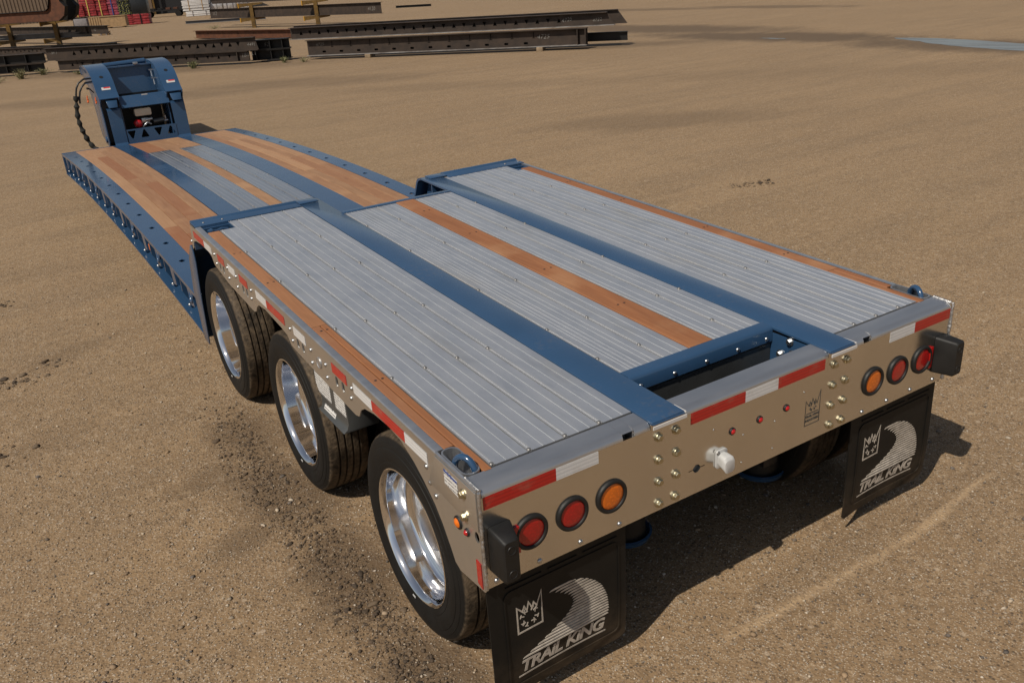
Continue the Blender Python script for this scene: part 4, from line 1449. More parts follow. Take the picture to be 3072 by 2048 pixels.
LANE = [(-1.103, 4), (0.614, 4)]
for x00, n in LANE:
    wdt = (0.523 if x00 < 0 else 0.489) / n
    for k in range(n):
        x0 = x00 + wdt * k
        y = 4.2
        y_end = L2 - 0.03
        while y < y_end - 0.01:
            ln = random.uniform(1.5, 3.6)
            y1 = min(y + ln, y_end)
            if y_end - y1 < 0.8:
                y1 = y_end
            board(x0, x0 + wdt, y + 0.0015, y1 - 0.0015, on_low, 'wood_tan')
            y = y1
for x in (-0.362, -0.216, 0.059, 0.217, 0.355):
    for k in range(8):
        link('screw', screw_me, T, on_low(x, 5.6 + 0.66 * k, 0.001))
for yy in [4.6 + 0.8 * k for k in range(10)]:
    b = MB()
    b.box(-1.12, -0.58, yy, yy + 0.08, -0.14, -0.040, on_low)
    b.box(-0.37, 0.366, yy, yy + 0.08, -0.14, -0.040, on_low)
    b.box(0.615, 1.12, yy, yy + 0.08, -0.14, -0.040, on_low)
    b.build('cross_member', 'dark', T)
b = MB()
b.box(-X_OUT, X_OUT, L2 - 0.028, L2, -0.30, 0.004, on_low)
b.build('front_edge_plate', 'blue', T, 0.003)

# --- gooseneck
G = link('gooseneck', None, T, (0, 0, 0), label='blue detachable gooseneck with a pump engine in its window')
BACK = [(12.36, 1.215), (12.42, 1.255), (12.48, 1.31), (12.53, 1.375), (12.58, 1.435), (12.66, 1.50), (12.76, 1.558), (12.88, 1.598), (13.02, 1.628), (13.2, 1.645), (13.4, 1.65), (13.6, 1.638), (13.74, 1.61)]
FRONT = [(13.78, 1.57), (13.70, 1.50), (13.5, 1.44), (13.3, 1.36), (13.2, 1.23), (13.08, 1.0), (13.04, 0.75), (12.98, 0.62), (12.7, 0.52), (12.45, 0.50)]
SIDE = [(12.40, 0.56), (12.405, 0.9), (12.43, 1.10), (12.36, 1.18)] + BACK + FRONT
for x0, x1, nm in ((-0.595, -0.315, 'l'), (0.365, 0.615, 'r')):
    for xs in (x0, x1 - 0.016):
        b = MB()
        b.plate(SIDE, [], 0.016, lambda a, c, h: (xs + h, a, c))
        b.build('neck_side', 'blue', G, 0.002)
    b = MB()
    path = BACK + FRONT[:2]
    b.loft([[(x0 - 0.004, y, z + 0.001), (x1 + 0.004, y, z + 0.001), (x1 + 0.004, y + 0.008, z - 0.012), (x0 - 0.004, y + 0.008, z - 0.012)] for y, z in path])
    b.build('neck_cover', 'blue', G, smooth=30)
    b = MB()
    b.loft([[(x0 + 0.017, y, z), (x1 - 0.017, y, z), (x1 - 0.017, y - 0.01, z + 0.01), (x0 + 0.017, y - 0.01, z + 0.01)] for y, z in FRONT[1:]])
    b.build('neck_underside', 'blue', G)
    xm = (x0 + x1) / 2
    h = MB()
    h.lathe([(0.0, 0.028), (0.0016, 0.028), (0.0016, 0.0)], 14, 'Z')
    ho = h.build('cover_hole_disc', 'dark', G)  # black disc painted in as a hole's inner shade
    ho.location = (xm, 12.665, 1.5055)
    ho.rotation_euler = (R(33), 0, 0)
    # ramp plate, hook block, black sheet as the recess shade behind it
    rx0, rx1 = x0 + 0.065, x1 - 0.030
    if nm == 'r':
        rx0, rx1 = 0.397, 0.592
    b = MB()
    b.loft([[(rx0, y, z), (rx1, y, z), (rx1, y + 0.02, z), (rx0, y + 0.02, z)] for y, z in ((12.262, 0.527), (12.29, 0.56), (12.335, 1.035), (12.345, 1.058))])
    b.loft([[(rx0, 12.345, 1.0585), (rx1, 12.345, 1.0585), (rx1, 12.345, 1.048), (rx0, 12.345, 1.048)], [(rx0, 12.44, 1.075), (rx1, 12.44, 1.075), (rx1, 12.44, 1.065), (rx0, 12.44, 1.065)]])
    b.build('ramp_plate', 'blue', G)
    b = MB()
    b.loft([[(rx0 + 0.005 + k, y, z) for k, y, z in ((dx, 12.335, 1.178), (dx, 12.41, 1.19), (dx * 0.8 + 0.016, 12.40, 1.10), (dx * 0.8 + 0.016, 12.275, 1.085))] for dx in (0.012, rx1 - rx0 - 0.02)])
    b.build('hook_block', 'blue', G, 0.003)
    b = MB()
    b.box(x0 + 0.017, x1 - 0.017, 12.452, 12.457, 0.56, 1.20)
    b.build('hook_recess_shade', 'dark', G)
    lb = MB()
    dx0 = xm - 0.055
    lb.loft([[(x, 12.494 - 0.006 + dd * 0.5, 1.325 + dd), (x, 12.523 - 0.006 + dd * 0.5, 1.362 + dd), (x, 12.5235 - 0.007 + dd * 0.5, 1.3625 + dd), (x, 12.4945 - 0.007 + dd * 0.5, 1.3255 + dd)] for x, dd in ((dx0, 0.004), (dx0 + 0.125, 0.004))])
    l_ = lb.build('warning_decal', 'white', G)
    lb = MB()
    lb.loft([[(x, 12.511 - 0.0075 + 0.002, 1.347 + 0.0045), (x, 12.523 - 0.0075 + 0.002, 1.362 + 0.0045), (x, 12.5235 - 0.0085 + 0.002, 1.3625 + 0.0045), (x, 12.5115 - 0.0085 + 0.002, 1.3475 + 0.0045)] for x in (dx0 + 0.03, dx0 + 0.122)])
    lb.build('decal_band', 'decal_red', l_)
# panels between the arms
tri_dn = lambda cx: [(cx - 0.058, 0.705), (cx - 0.050, 0.716), (cx + 0.050, 0.716), (cx + 0.058, 0.705), (cx + 0.012, 0.604), (cx, 0.597), (cx - 0.012, 0.604)]
tri_up = lambda cx: [(cx - 0.058, 0.610), (cx - 0.012, 0.710), (cx, 0.717), (cx + 0.012, 0.710), (cx + 0.058, 0.610), (cx + 0.050, 0.598), (cx - 0.050, 0.598)]
b = MB()
b.plate([(-0.330, 0.532), (0.396, 0.532), (0.396, 0.738), (-0.330, 0.738)], [tri_dn(-0.262), tri_up(-0.080), tri_dn(0.128), tri_up(0.312)], 0.014, lambda a, c, h: (a, 12.28 + (c - 0.53) * 0.09 + h, c))
b.build('truss_panel', 'blue', G)
b = MB()
b.loft([[(-0.312, y, z), (0.392, y, z), (0.392, y + 0.012, z - 0.01), (-0.312, y + 0.012, z - 0.01)] for y, z in ((12.365, 1.052), (12.46, 1.208), (12.475, 1.215))])
b.build('cross_panel', 'blue', G)
b = MB()
b.loft([[(-0.312, y, z), (0.364, y, z), (0.364, y, z - 0.01), (-0.312, y, z - 0.01)] for y, z in ((12.4755, 1.213), (12.50, 1.09), (13.05, 1.10))])
b.build('recess_floor', 'blue', G)
b = MB()
b.loft([[(-0.312, y, z), (0.364, y, z), (0.364, y + 0.012, z), (-0.312, y + 0.012, z)] for y, z in ((13.055, 1.10), (13.12, 1.585))])
b.box(-0.312, 0.364, 13.06, 13.16, 1.586, 1.606)
b.build('recess_back', 'blue', G)
b = MB()
b.tube([(-0.30, 13.5, 1.60), (0.36, 13.5, 1.62)], 0.045, 14)
b.build('cross_tube', 'blue', G, smooth=50)
b = MB()
b.box(-0.312, 0.364, 12.98, 12.99, 0.50, 1.20)
b.box(-0.312, 0.364, 12.40, 12.979, 0.50, 0.505)
b.build('engine_bay_shade', 'dark', G)  # black panels put the window's inner shade into colour
b = MB()
b.loft([[(x, 12.43, z) for x, z in rrect(-0.135, 0.105, 0.900, 1.010, 0.02, 3)], [(x, 12.60, z) for x, z in rrect(-0.135, 0.105, 0.900, 1.010, 0.02, 3)]])
b.build('fuel_tank', 'cream', G, 0.004)
b = MB()
b.lathe([(0.0, 0.0), (0.0, 0.035), (0.015, 0.055), (0.06, 0.066), (0.11, 0.062), (0.11, 0.0)], 22, 'Y', (-0.115, 12.40, 0.79))
b.build('engine_shroud', 'red', G, smooth=45)
b = MB()
b.box(-0.055, 0.06, 12.45, 12.60, 0.79, 0.86)
b.tube([(0.0, 12.44, 0.83), (0.10, 12.44, 0.84)], 0.024, 10)
b.tube([(-0.06, 12.44, 0.735), (0.02, 12.44, 0.79), (0.07, 12.44, 0.755)], 0.018, 8)
b.build('engine_block', 'silver', G, 0.004)
b = MB()
b.tube([(0.11, 12.47, 0.79), (0.27, 12.47, 0.80)], 0.040, 14)
b.build('hydraulic_pump', 'tray', G, smooth=50)
b = MB()
b.tube([(0.275, 12.47, 0.78), (0.33, 12.47, 0.785)], 0.018, 8)
b.tube([(0.30, 12.47, 0.78), (0.30, 12.47, 0.86)], 0.012, 8)
b.build('pump_fitting', 'silver', G, smooth=50)
lb = MB()
lb.box(0.02, 0.11, 12.452, 12.4545, 1.197, 1.214)
lb.build('warning_decal', 'white', G)
lb = MB()
lb.box(0.10, 0.17, 13.04, 13.10, 1.607, 1.645)
lb.build('cable_fitting', 'silver', G, 0.006)
b = MB()
for zz, yy in ((1.50, 12.98), (1.38, 12.90)):
    b.box(0.30, 0.362, yy, yy + 0.05, zz, zz + 0.02)
    b.tube([(0.33, yy, zz - 0.09), (0.33, yy + 0.02, zz)], 0.016, 8)
b.build('valve_block', 'silver', G)
for xs in (-0.598, 0.616):
    b = MB()
    b.lathe([(-0.02, 0.0), (-0.02, 0.045), (0.0, 0.05), (0.02, 0.045), (0.02, 0.0)], 18, 'X', (xs, 12.55, 0.60))
    b.build('pivot_boss', 'blue', G, smooth=40)
# unseen forward neck; coupler plate widened sideways to cast the ground shadow
b = MB()
b.loft([[(-0.10, y, z0), (0.62, y, z0), (0.62, y, z1), (-0.10, y, z1)] for y, z0, z1 in ((13.2, 0.95, 1.30), (14.2, 1.02, 1.34), (16.7, 1.12, 1.30))])
b.box(-0.08, 0.92, 15.4, 17.1, 1.302, 1.33)
b.build('unseen_coupler_neck', 'blue', G, 0.01)
b = MB()
for yy in (16.5,):
    b.tube([(0.26, yy, 0.0), (0.26, yy, 1.12)], 0.06, 12)
    b.box(0.1, 0.42, yy - 0.16, yy + 0.16, 0.0, 0.03)
b.build('support_leg', 'blue', G)
# hoses, sleeve, fittings, tags
hp = [(-0.60, 12.68, 1.505), (-0.70, 12.66, 1.505), (-0.79, 12.64, 1.455), (-0.835, 12.63, 1.385), (-0.860, 12.63, 1.30), (-0.872, 12.63, 1.22)]
for k, dd in enumerate((0.0, 0.045)):
    b = MB()
    b.tube([(x + dd * (0.8 if i > 1 else 0.2), y, z - dd * 1.2) for i, (x, y, z) in enumerate(hp)], 0.013, 8)
    b.build('hydraulic_hose', 'hose', G, smooth=60)
    b = MB()
    b.tube([(-0.595, 12.69, 1.505 - dd * 1.3), (-0.66, 12.68, 1.505 - dd * 1.3), (-0.70, 12.665, 1.50 - dd * 1.3)], [0.022, 0.020, 0.015], 8)
    b.build('hose_fitting', 'chrome', G, smooth=50)
sp = [(-0.868, 12.63, 1.275), (-0.885, 12.63, 1.17), (-0.905, 12.63, 1.06), (-0.915, 12.63, 0.94), (-0.905, 12.63, 0.83), (-0.885, 12.63, 0.73), (-0.855, 12.63, 0.62), (-0.815, 12.60, 0.53), (-0.76, 12.55, 0.47), (-0.70, 12.45, 0.44), (-0.64, 12.35, 0.43)]
fine_pts, rads = [], []
for i in range(len(sp) - 1):
    for k in range(5):
        u = k / 5
        fine_pts.append(tuple(sp[i][q] * (1 - u) + sp[i + 1][q] * u for q in range(3)))
for k, q in enumerate(fine_pts):
    rads.append(0.030 + 0.010 * math.sin(k * 1.15) + random.uniform(-0.004, 0.006) + (0.014 if k == 0 else 0))
b = MB()
b.tube(fine_pts, rads, 10)
b.build('hose_sleeve', 'sleeve', G, smooth=40)
for x, y, z, h in ((-0.72, 12.62, 1.27, 0.11), (-0.618, 12.56, 1.24, 0.10)):
    b = MB()
    pts = [(x + 0.006 * math.sin(k * 2), y, z - h * k / 6) for k in range(7)]
    b.tube(pts, [0.005, 0.009, 0.006, 0.013, 0.009, 0.014, 0.006], 6)
    b.build('orange_tag', 'orange', G)
b = MB()
b.tube([(-0.615, 12.6, 1.30), (-0.66, 12.58, 1.36), (-0.70, 12.56, 1.375)], [0.008, 0.010, 0.018], 8)
b.build('glad_hand', 'hose', G, smooth=50)

# ------------------------------------------------------------------ the yard behind
U = Vector((0.645, -0.764, 0)).normalized()               # direction the stacked beams lie in
W = Vector((U.y, -U.x, 0))                                # their side facing the trailer
if W.dot(CAM - Vector((8, 30, 0))) < 0:
    W = -W


class Frame:
    """local axes: x along the beam, y towards the viewer's side, z up"""
    def __init__(s, a, u=U):
        s.a = Vector((a[0], a[1], 0))
        s.u = u
        s.w = Vector((u.y, -u.x, 0))
        if s.w.dot(CAM - s.a) < 0:
            s.w = -s.w

    def __call__(s, x, y, z):
        q = s.a + s.u * x + s.w * y
        return (q.x, q.y, z)


def beam(name, label, a, ln, z0, h, fw=0.16, mat='steel', tri=0, slots=0, ovals=0, u=U, end=0.0, group='steel beams stacked in the yard', base='rust', chalk=(), cut=0.0, edge='steel_edge', stiff=(), t0=0.05, t1=0.93):
    fr = Frame(a, u)
    root = bpy.data.objects.new(name, None)
    COL.objects.link(root)
    c = fr(ln / 2, 0, 0)
    root.location = (c[0], c[1], 0)
    tag(root, label, 'steel beam', group)
    off = Vector((c[0], c[1], 0))
    g = lambda x, y, z: tuple(Vector(fr(x, y, z)) - off)
    tf = 0.022
    holes = []
    if tri:
        for k in range(tri):
            cx = ln * (t0 + (t1 - t0) * (k + 0.5) / tri)
            cz = z0 + h * 0.52
            r = h * 0.17
            holes.append([(cx - r, cz - r), (cx + r, cz - r), (cx, cz + r)] if k % 2 == 0 else [(cx - r, cz + r), (cx, cz - r), (cx + r, cz + r)])
    if slots:
        for k in range(slots):
            cx = ln * (0.06 + 0.80 * (k + 0.5) / slots)
            holes.append([(cx - 0.012, z0 + h * 0.55), (cx + 0.012, z0 + h * 0.55), (cx + 0.012, z0 + h - tf - 0.02), (cx - 0.012, z0 + h - tf - 0.02)])
            holes.append([(cx - 0.055, z0 + h * 0.545), (cx - 0.055, z0 + h * 0.51), (cx + 0.055, z0 + h * 0.51), (cx + 0.055, z0 + h * 0.545)])
    if ovals:
        for k in range(ovals):
            cx = ln * (0.03 + 0.80 * (k + 0.5) / ovals)
            holes.append(rrect(cx - 0.075, cx + 0.075, z0 + h * 0.17, z0 + h * 0.30, 0.03, 2))
    b = MB()
    b.plate([(0, z0 + tf), (ln, z0 + tf), (ln - cut, z0 + h - tf), (0, z0 + h - tf)], holes, 0.014, lambda p, q, t: g(p, -t, q))
    b.build('web', mat, root)
    if holes:
        b = MB()                                        # second web closing the box section behind the openings
        b.plate([(0.02, z0 + tf + 0.002), (ln - cut - 0.02, z0 + tf + 0.002), (ln - cut - 0.02, z0 + h - tf - 0.002), (0.02, z0 + h - tf - 0.002)], [], 0.012, lambda p, q, t: g(p, -fw * 0.4 - t, q))
        b.build('back_web', 'steel_black', root)
    b = MB()
    b.add([g(x, y, z) for x in (0, ln) for y in (fw * 0.5, -fw * 0.5) for z in (z0, z0 + tf - 0.0005)], [(0, 1, 3, 2), (4, 6, 7, 5), (0, 4, 5, 1), (2, 3, 7, 6), (0, 2, 6, 4), (1, 5, 7, 3)])
    b.build('bottom_flange', edge, root)
    b = MB()
    b.add([g(x, y, z) for x in (0, ln - cut) for y in (fw * 0.5, -fw * 0.5) for z in (z0 + h - tf + 0.0005, z0 + h)], [(0, 1, 3, 2), (4, 6, 7, 5), (0, 4, 5, 1), (2, 3, 7, 6), (0, 2, 6, 4), (1, 5, 7, 3)])
    b.build('top_flange', edge if edge != 'steel_edge' else mat, root)
    for q in stiff:
        b = MB()
        b.add([g(x, y, z) for x in (q, q + 0.03) for y in (0.001, fw * 0.45) for z in (z0 + tf, z0 + h - tf)], [(0, 1, 3, 2), (4, 6, 7, 5), (0, 4, 5, 1), (2, 3, 7, 6), (0, 2, 6, 4), (1, 5, 7, 3)])
        b.build('stiffener', mat, root)
    for body, px, pz, sz in chalk:
        vs, fs = text_pts(body, sz, 0.002, 0.25, -0.004 * sz / 0.2, 'LEFT', 1.1)
        b = MB()
        a = R(random.uniform(-4, 9))
        b.add([g(px + x * math.cos(a) - y * math.sin(a), 0.004 + z, pz + x * math.sin(a) + y * math.cos(a)) for x, y, z in vs], fs)
        b.build('chalk_mark', 'chalk', root)
    return root


def block(name, label, fr, x0, x1, y0, y1, z0, z1, mat, cat, group=None):
    b = MB()
    b.add([fr(x, y, z) for x in (x0, x1) for y in (y0, y1) for z in (z0, z1)], [(0, 1, 3, 2), (4, 6, 7, 5), (0, 4, 5, 1), (2, 3, 7, 6), (0, 2, 6, 4), (1, 5, 7, 3)])
    o = b.build(name, mat, bevel=0.01)
    tag(o, label, cat, group)
    return o


# right-hand pile in front
A1 = (8.97, 30.02)
f1 = Frame(A1)
beam('steel_beam', 'dark beam with slits and oval holes, bottom of the right pile, chalked 4725', A1, 10.48, 0.13, 0.54, 0.30, slots=11, ovals=12, chalk=(('4725', 0.35, 0.45, 0.16), ('4725', 8.75, 0.38, 0.20)), stiff=(10.15, 10.42))
beam('steel_beam', 'long dark beam pierced by a row of triangles, top of the right pile', (8.75, 31.0), 12.2, 0.685, 0.42, 0.30, tri=27, chalk=(('4725', 10.4, 0.83, 0.17), ('4722', 11.45, 0.80, 0.15)), cut=0.25, t0=0.02, t1=0.86)
beam('steel_beam', 'short black beam end sticking out behind the right pile', (14.9, 24.2), 3.4, 0.17, 0.28, 0.16, 'steel_black', edge='steel_black')
beam('steel_beam', 'second dark beam hidden behind the top beam of the right pile', (9.0, 31.3), 12.6, 0.70, 0.45, 0.16, cut=0.3, edge='steel')
for q, nm in ((2.35, 'left'), (8.75, 'right')):
    block('timber_block', 'squared timber block under the %s end of the right beam pile' % nm, f1, q, q + 0.22, -0.25, 0.16, 0.0, 0.128, 'block', 'timber block', 'timber blocks under the beams')
# middle pile behind the gooseneck
beam('steel_beam', 'dark beam with triangles and slits, bottom of the pile behind the gooseneck', (1.30, 36.7), 8.05, 0.10, 0.36, 0.2, tri=16, slots=9, u=Vector((0.72, -0.694, 0)), edge='steel', chalk=(('181-11', 7.75, 0.22, 0.2),), stiff=(7.6,))
beam('steel_beam', 'dark beam with a triangle row, upper in the pile behind the gooseneck', (1.0, 37.0), 8.9, 0.463, 0.46, 0.2, tri=22, u=Vector((0.72, -0.694, 0)), t0=0.12, t1=0.93, chalk=(('2811', 0.2, 0.7, 0.14), ('44', 4.4, 0.76, 0.16), ('4491', 8.45, 0.62, 0.16)), cut=0.1, edge='steel')
for k, (zz, nm) in enumerate(((0.07, 'lower'), (0.43, 'upper'))):
    beam('steel_beam', 'black box beam, %s of two ends between the two front piles' % nm, (7.35, 31.6), 1.45, zz, 0.35, 0.5, 'steel_black', u=Vector((0.86, -0.51, 0)), edge='steel_black', stiff=(0.2, 0.75, 1.2), chalk=(('52', 0.5, 0.53, 0.18),) if k else ())
# left edge pile
for k, (zz, hh, nm) in enumerate(((0.10, 0.30, 'lower'), (0.41, 0.36, 'upper'))):
    beam('steel_beam', 'black stiffened beam at the left edge of the yard, %s one' % nm, (-4.6, 40.1), 6.2 + 0.1 * k, zz, hh, 0.3, 'steel_black', u=Vector((0.88, -0.47, 0)), edge='steel', stiff=(2.4, 3.2, 4.0, 4.8, 5.6))
# beams on the low racks further back
u2 = Vector((0.55, -0.835, 0)).normalized()
beam('steel_beam', 'thin beam with small triangles behind the left edge pile', (-3.2, 55.0), 9.8, 0.22, 0.32, 0.16, tri=30, u=u2, edge='steel')
beam('steel_beam', 'long black beam lying low behind the triangle beam', (-3.0, 58.5), 14.0, 0.2, 0.25, 0.2, 'steel_black', u=Vector((0.58, -0.815, 0)), edge='steel_black', tri=14, t0=0.7, t1=0.98)
beam('steel_beam', 'smooth grey beam resting on yellow rack arms at the left', (-2.66, 68.5), 13.6, 0.45, 0.29, 0.2, 'steel_grey', u=Vector((0.6, -0.8, 0)), edge='steel_grey')
beam('steel_beam', 'dark beam with a chalked end plate above the grey beam', (0.3, 73.7), 19.8, 0.62, 0.44, 0.3, 'steel', u=Vector((0.29, -0.957, 0)).normalized(), edge='steel_black', chalk=(('42', 18.0, 0.75, 0.25),), stiff=(17.2,))
# cranked rusty gooseneck beams, top left
def cranked(label, a, k, mat):
    fr = Frame(a, Vector((0.645, -0.764, 0)))
    root = bpy.data.objects.new('cranked_beam', None)
    COL.objects.link(root)
    c = fr(6, 0, 0)
    root.location = (c[0], c[1], 0)
    tag(root, label, 'steel beam', 'cranked beams on the rack')
    off = Vector((c[0], c[1], 0))
    g = lambda x, y, z: tuple(Vector(fr(x, y, z)) - off)
    z0 = 1.45
    poly = [(0, z0), (8.05, z0), (8.55, z0 + 0.28), (8.75, z0 + 0.75), (8.45, z0 + 1.05), (8.6, z0 + 2.4), (7.9, z0 + 2.4), (7.65, z0 + 1.1), (7.5, z0 + 0.72), (7.25, z0 + 0.58), (0, z0 + 0.58)]
    b = MB()
    b.plate(poly, [], 0.02, lambda p, q, t: g(p, -t, q))
    b.build('web', mat, root)
    b = MB()
    top = poly[5:]
    bot = poly[:6]
    for path in (poly[6:], poly[:6]):
        b.loft([[g(x, 0.13, z), g(x, -0.13, z), g(x + 0.012, -0.13, z + 0.02), g(x + 0.012, 0.13, z + 0.02)] for x, z in path])
    b.build('flange', 'steel_black', root)
cranked('cranked rusty beam bent upwards, nearest of the pair at top left', (-1.27, 63.15), 0, 'rust')
cranked('cranked dark beam bent upwards behind the rusty one', (-0.6, 63.6), 1, 'steel_black')
# right of the centre: dark beams on yellow racks
u3 = Vector((0.40, -0.917, 0)).normalized()
beam('steel_beam', 'large dark beam with a round patch on the middle yellow rack', (14.5, 64.9), 18.2, 0.66, 0.62, 0.25, 'steel', u=Vector((0.3, -0.954, 0)).normalized(), edge='steel', chalk=(('112', 0.3, 0.85, 0.35), ('4120', 17.0, 0.85, 0.3)))
beam('steel_beam', 'dark slitted beam along the top edge on the middle yellow rack', (15.3, 67.0), 15.2, 1.58, 0.40, 0.25, 'steel', slots=8, u=Vector((0.3, -0.954, 0)).normalized(), edge='steel')
beam('steel_beam', 'rust coloured channel lying on the ground below the yellow rack', (10.3, 52.3), 9.2, 0.05, 0.40, 0.3, 'rust', u=Vector((0.31, -0.95, 0)).normalized(), edge='rust', slots=5)
beam('steel_beam', 'thin grey plank beam on the ground left of the rack', (15.2, 76.0), 7.0, 0.08, 0.22, 0.2, 'steel_grey', u=Vector((0.75, -0.66, 0)).normalized(), edge='steel_grey')
beam('steel_beam', 'thin dark beam tip beyond the large dark beam', (20.0, 45.6), 2.2, 0.95, 0.12, 0.14, 'steel_black', u=Vector((0.6, -0.8, 0)), edge='steel_black')

# yellow rack stands
def stand(label, x, y, arms, u=Vector((0.86, -0.51, 0)), top=None):
    fr = Frame((x, y), u)
    root = bpy.data.objects.new('rack_stand', None)
    COL.objects.link(root)
    root.location = (x, y, 0)
    tag(root, label, 'rack', 'yellow rack stands')
    off = Vector((x, y, 0))
    g = lambda a, c, z: tuple(Vector(fr(a, c, z)) - off)
    zt = (top or max(arms)) - 0.02
    bx = lambda b, x0, x1, y0, y1, z0, z1: b.add([g(a, c, z) for a in (x0, x1) for c in (y0, y1) for z in (z0, z1)], [(0, 1, 3, 2), (4, 6, 7, 5), (0, 4, 5, 1), (2, 3, 7, 6), (0, 2, 6, 4), (1, 5, 7, 3)])
    b = MB()
    bx(b, -0.12, 0.12, -0.12, 0.12, 0, zt)
    b.build('post', 'yellow_shaded', root)
    for z in arms:
        b = MB()
        # arm tapering towards its far end
        b.add([g(-0.80, c, zz) for c in (-0.1, 0.1) for zz in (z - 0.24, z)] + [g(0.80, c, zz) for c in (-0.1, 0.1) for zz in (z - 0.09, z)], [(0, 1, 3, 2), (4, 6, 7, 5), (0, 4, 5, 1), (2, 3, 7, 6), (0, 2, 6, 4), (1, 5, 7, 3)])
        b.build('arm', 'yellow_shaded', root)
        b = MB()
        bx(b, -0.86, -0.802, -0.12, 0.12, z - 0.27, z + 0.01)
        b.build('arm_end', 'yellow', root)
stand('yellow rack stand under the grey beam, right of the left pair', 3.86, 59.6, (0.44, 1.44))
stand('yellow rack stand under the grey beam at the left edge', 1.55, 62.7, (0.44, 1.44))
stand('yellow rack stand under the large dark beam, left one of the middle rack', 16.0, 59.8, (0.65, 1.56))
stand('yellow rack stand under the large dark beam, right one of the middle rack', 18.1, 53.2, (0.65, 1.56))

# pallets of stock in front of the building
def bundle(label, x, y, w, d, h, z0, mat, cat='bundle', straps=2, bands=5, u=Vector((0.93, -0.37, 0)), group='stock stacked by the building', strap='strap'):
    fr = Frame((x, y), u)
    root = bpy.data.objects.new('stock_bundle', None)
    COL.objects.link(root)
    root.location = (x, y, z0)
    tag(root, label, cat, group)
    off = Vector((x, y, z0))
    g = lambda a, c, z: tuple(Vector(fr(a, c, z0 + z)) - off)
    bx = lambda b, x0, x1, y0, y1, za, zb: b.add([g(a, c, z) for a in (x0, x1) for c in (y0, y1) for z in (za, zb)], [(0, 1, 3, 2), (4, 6, 7, 5), (0, 4, 5, 1), (2, 3, 7, 6), (0, 2, 6, 4), (1, 5, 7, 3)])
    lh = h / bands
    for k in range(bands):
        b = MB()
        j = random.uniform(-0.03, 0.03)
        bx(b, -w / 2 + j, w / 2 + j, -d / 2, d / 2 + random.uniform(-0.03, 0.03), k * lh + 0.02, (k + 1) * lh)
        b.build('layer', mat, root, 0.012)
    for k in range(straps):
        xs = -w / 2 + w * (k + 0.5) / straps
        b = MB()
        bx(b, xs - 0.04, xs + 0.04, -d / 2 - 0.04, d / 2 + 0.045, 0.0, h + 0.012)
        b.build('strap', strap, root)
    return root
# positions: x to the right, y away; rows of red stock
bundle('low red strapped stack left of the taller red stacks', 9.45, 92.2, 1.15, 1.2, 1.05, 0.95, 'bundle_red', bands=6, straps=1)
bundle('tall red strapped stack, left of the two tall ones', 10.4, 92.0, 1.3, 1.2, 1.9, 0.95, 'bundle_red', bands=9, straps=1)
bundle('tall red strapped stack, right of the two tall ones', 11.45, 91.7, 1.15, 1.2, 1.9, 0.92, 'bundle_red', bands=9, straps=1)
bundle('pinkish stack with a blue strap beside the tall red stacks', 12.4, 91.4, 1.15, 1.2, 1.9, 0.90, 'bundle_pink', bands=8, straps=1, strap='decal_blue')
bundle('dark base stack carrying the tall red stacks', 10.9, 92.1, 4.2, 1.0, 0.89, 0.0, 'bundle_black', bands=2, straps=0)
bundle('red stack at the bottom under the speckled bundle', 12.95, 88.6, 1.15, 1.0, 0.9, 0.0, 'bundle_red', bands=5, straps=1)
bundle('dark speckled bundle of yellow green ends on the red stack', 12.95, 88.6, 1.1, 1.0, 1.25, 0.92, 'speckle', bands=9, straps=3, strap='speckle')
bundle('black wrapped bundle beside the speckled one', 14.15, 88.25, 1.45, 1.2, 1.3, 0.92, 'bundle_black', bands=1, straps=0)
bundle('dark red stack under the black wrapped bundle', 14.15, 88.25, 1.45, 1.2, 0.9, 0.0, 'bundle_red', bands=4, straps=1, strap='bundle_black')
bundle('stack of white sheets with brown spacers, large one on the right', 22.1, 100.0, 2.75, 1.5, 1.05, 0.56, 'sheet_white', bands=8, straps=2, strap='crate')
bundle('small stack of white sheets under the large white stack', 22.3, 99.8, 2.75, 1.4, 0.5, 0.0, 'sheet_white', bands=3, straps=2, strap='sheet_dark')
bundle('silver shrink wrapped bundle right of the white stack', 24.1, 99.5, 1.25, 1.2, 0.75, 0.45, 'wrap', bands=1, straps=1, strap='wrap')
bundle('second silver shrink wrapped bundle further right', 25.4, 99.0, 1.25, 1.2, 0.75, 0.45, 'wrap', bands=1, straps=2, strap='sheet_dark')
bundle('white slatted bundle near the top yellow arm', 26.7, 98.4, 1.2, 1.0, 0.7, 0.5, 'sheet_white', bands=3, straps=3, strap='sheet_dark')
bundle('grey plank pallets carrying the silver wrapped bundles', 25.3, 99.1, 4.2, 1.0, 0.44, 0.0, 'sheet_dark', bands=2, straps=0)
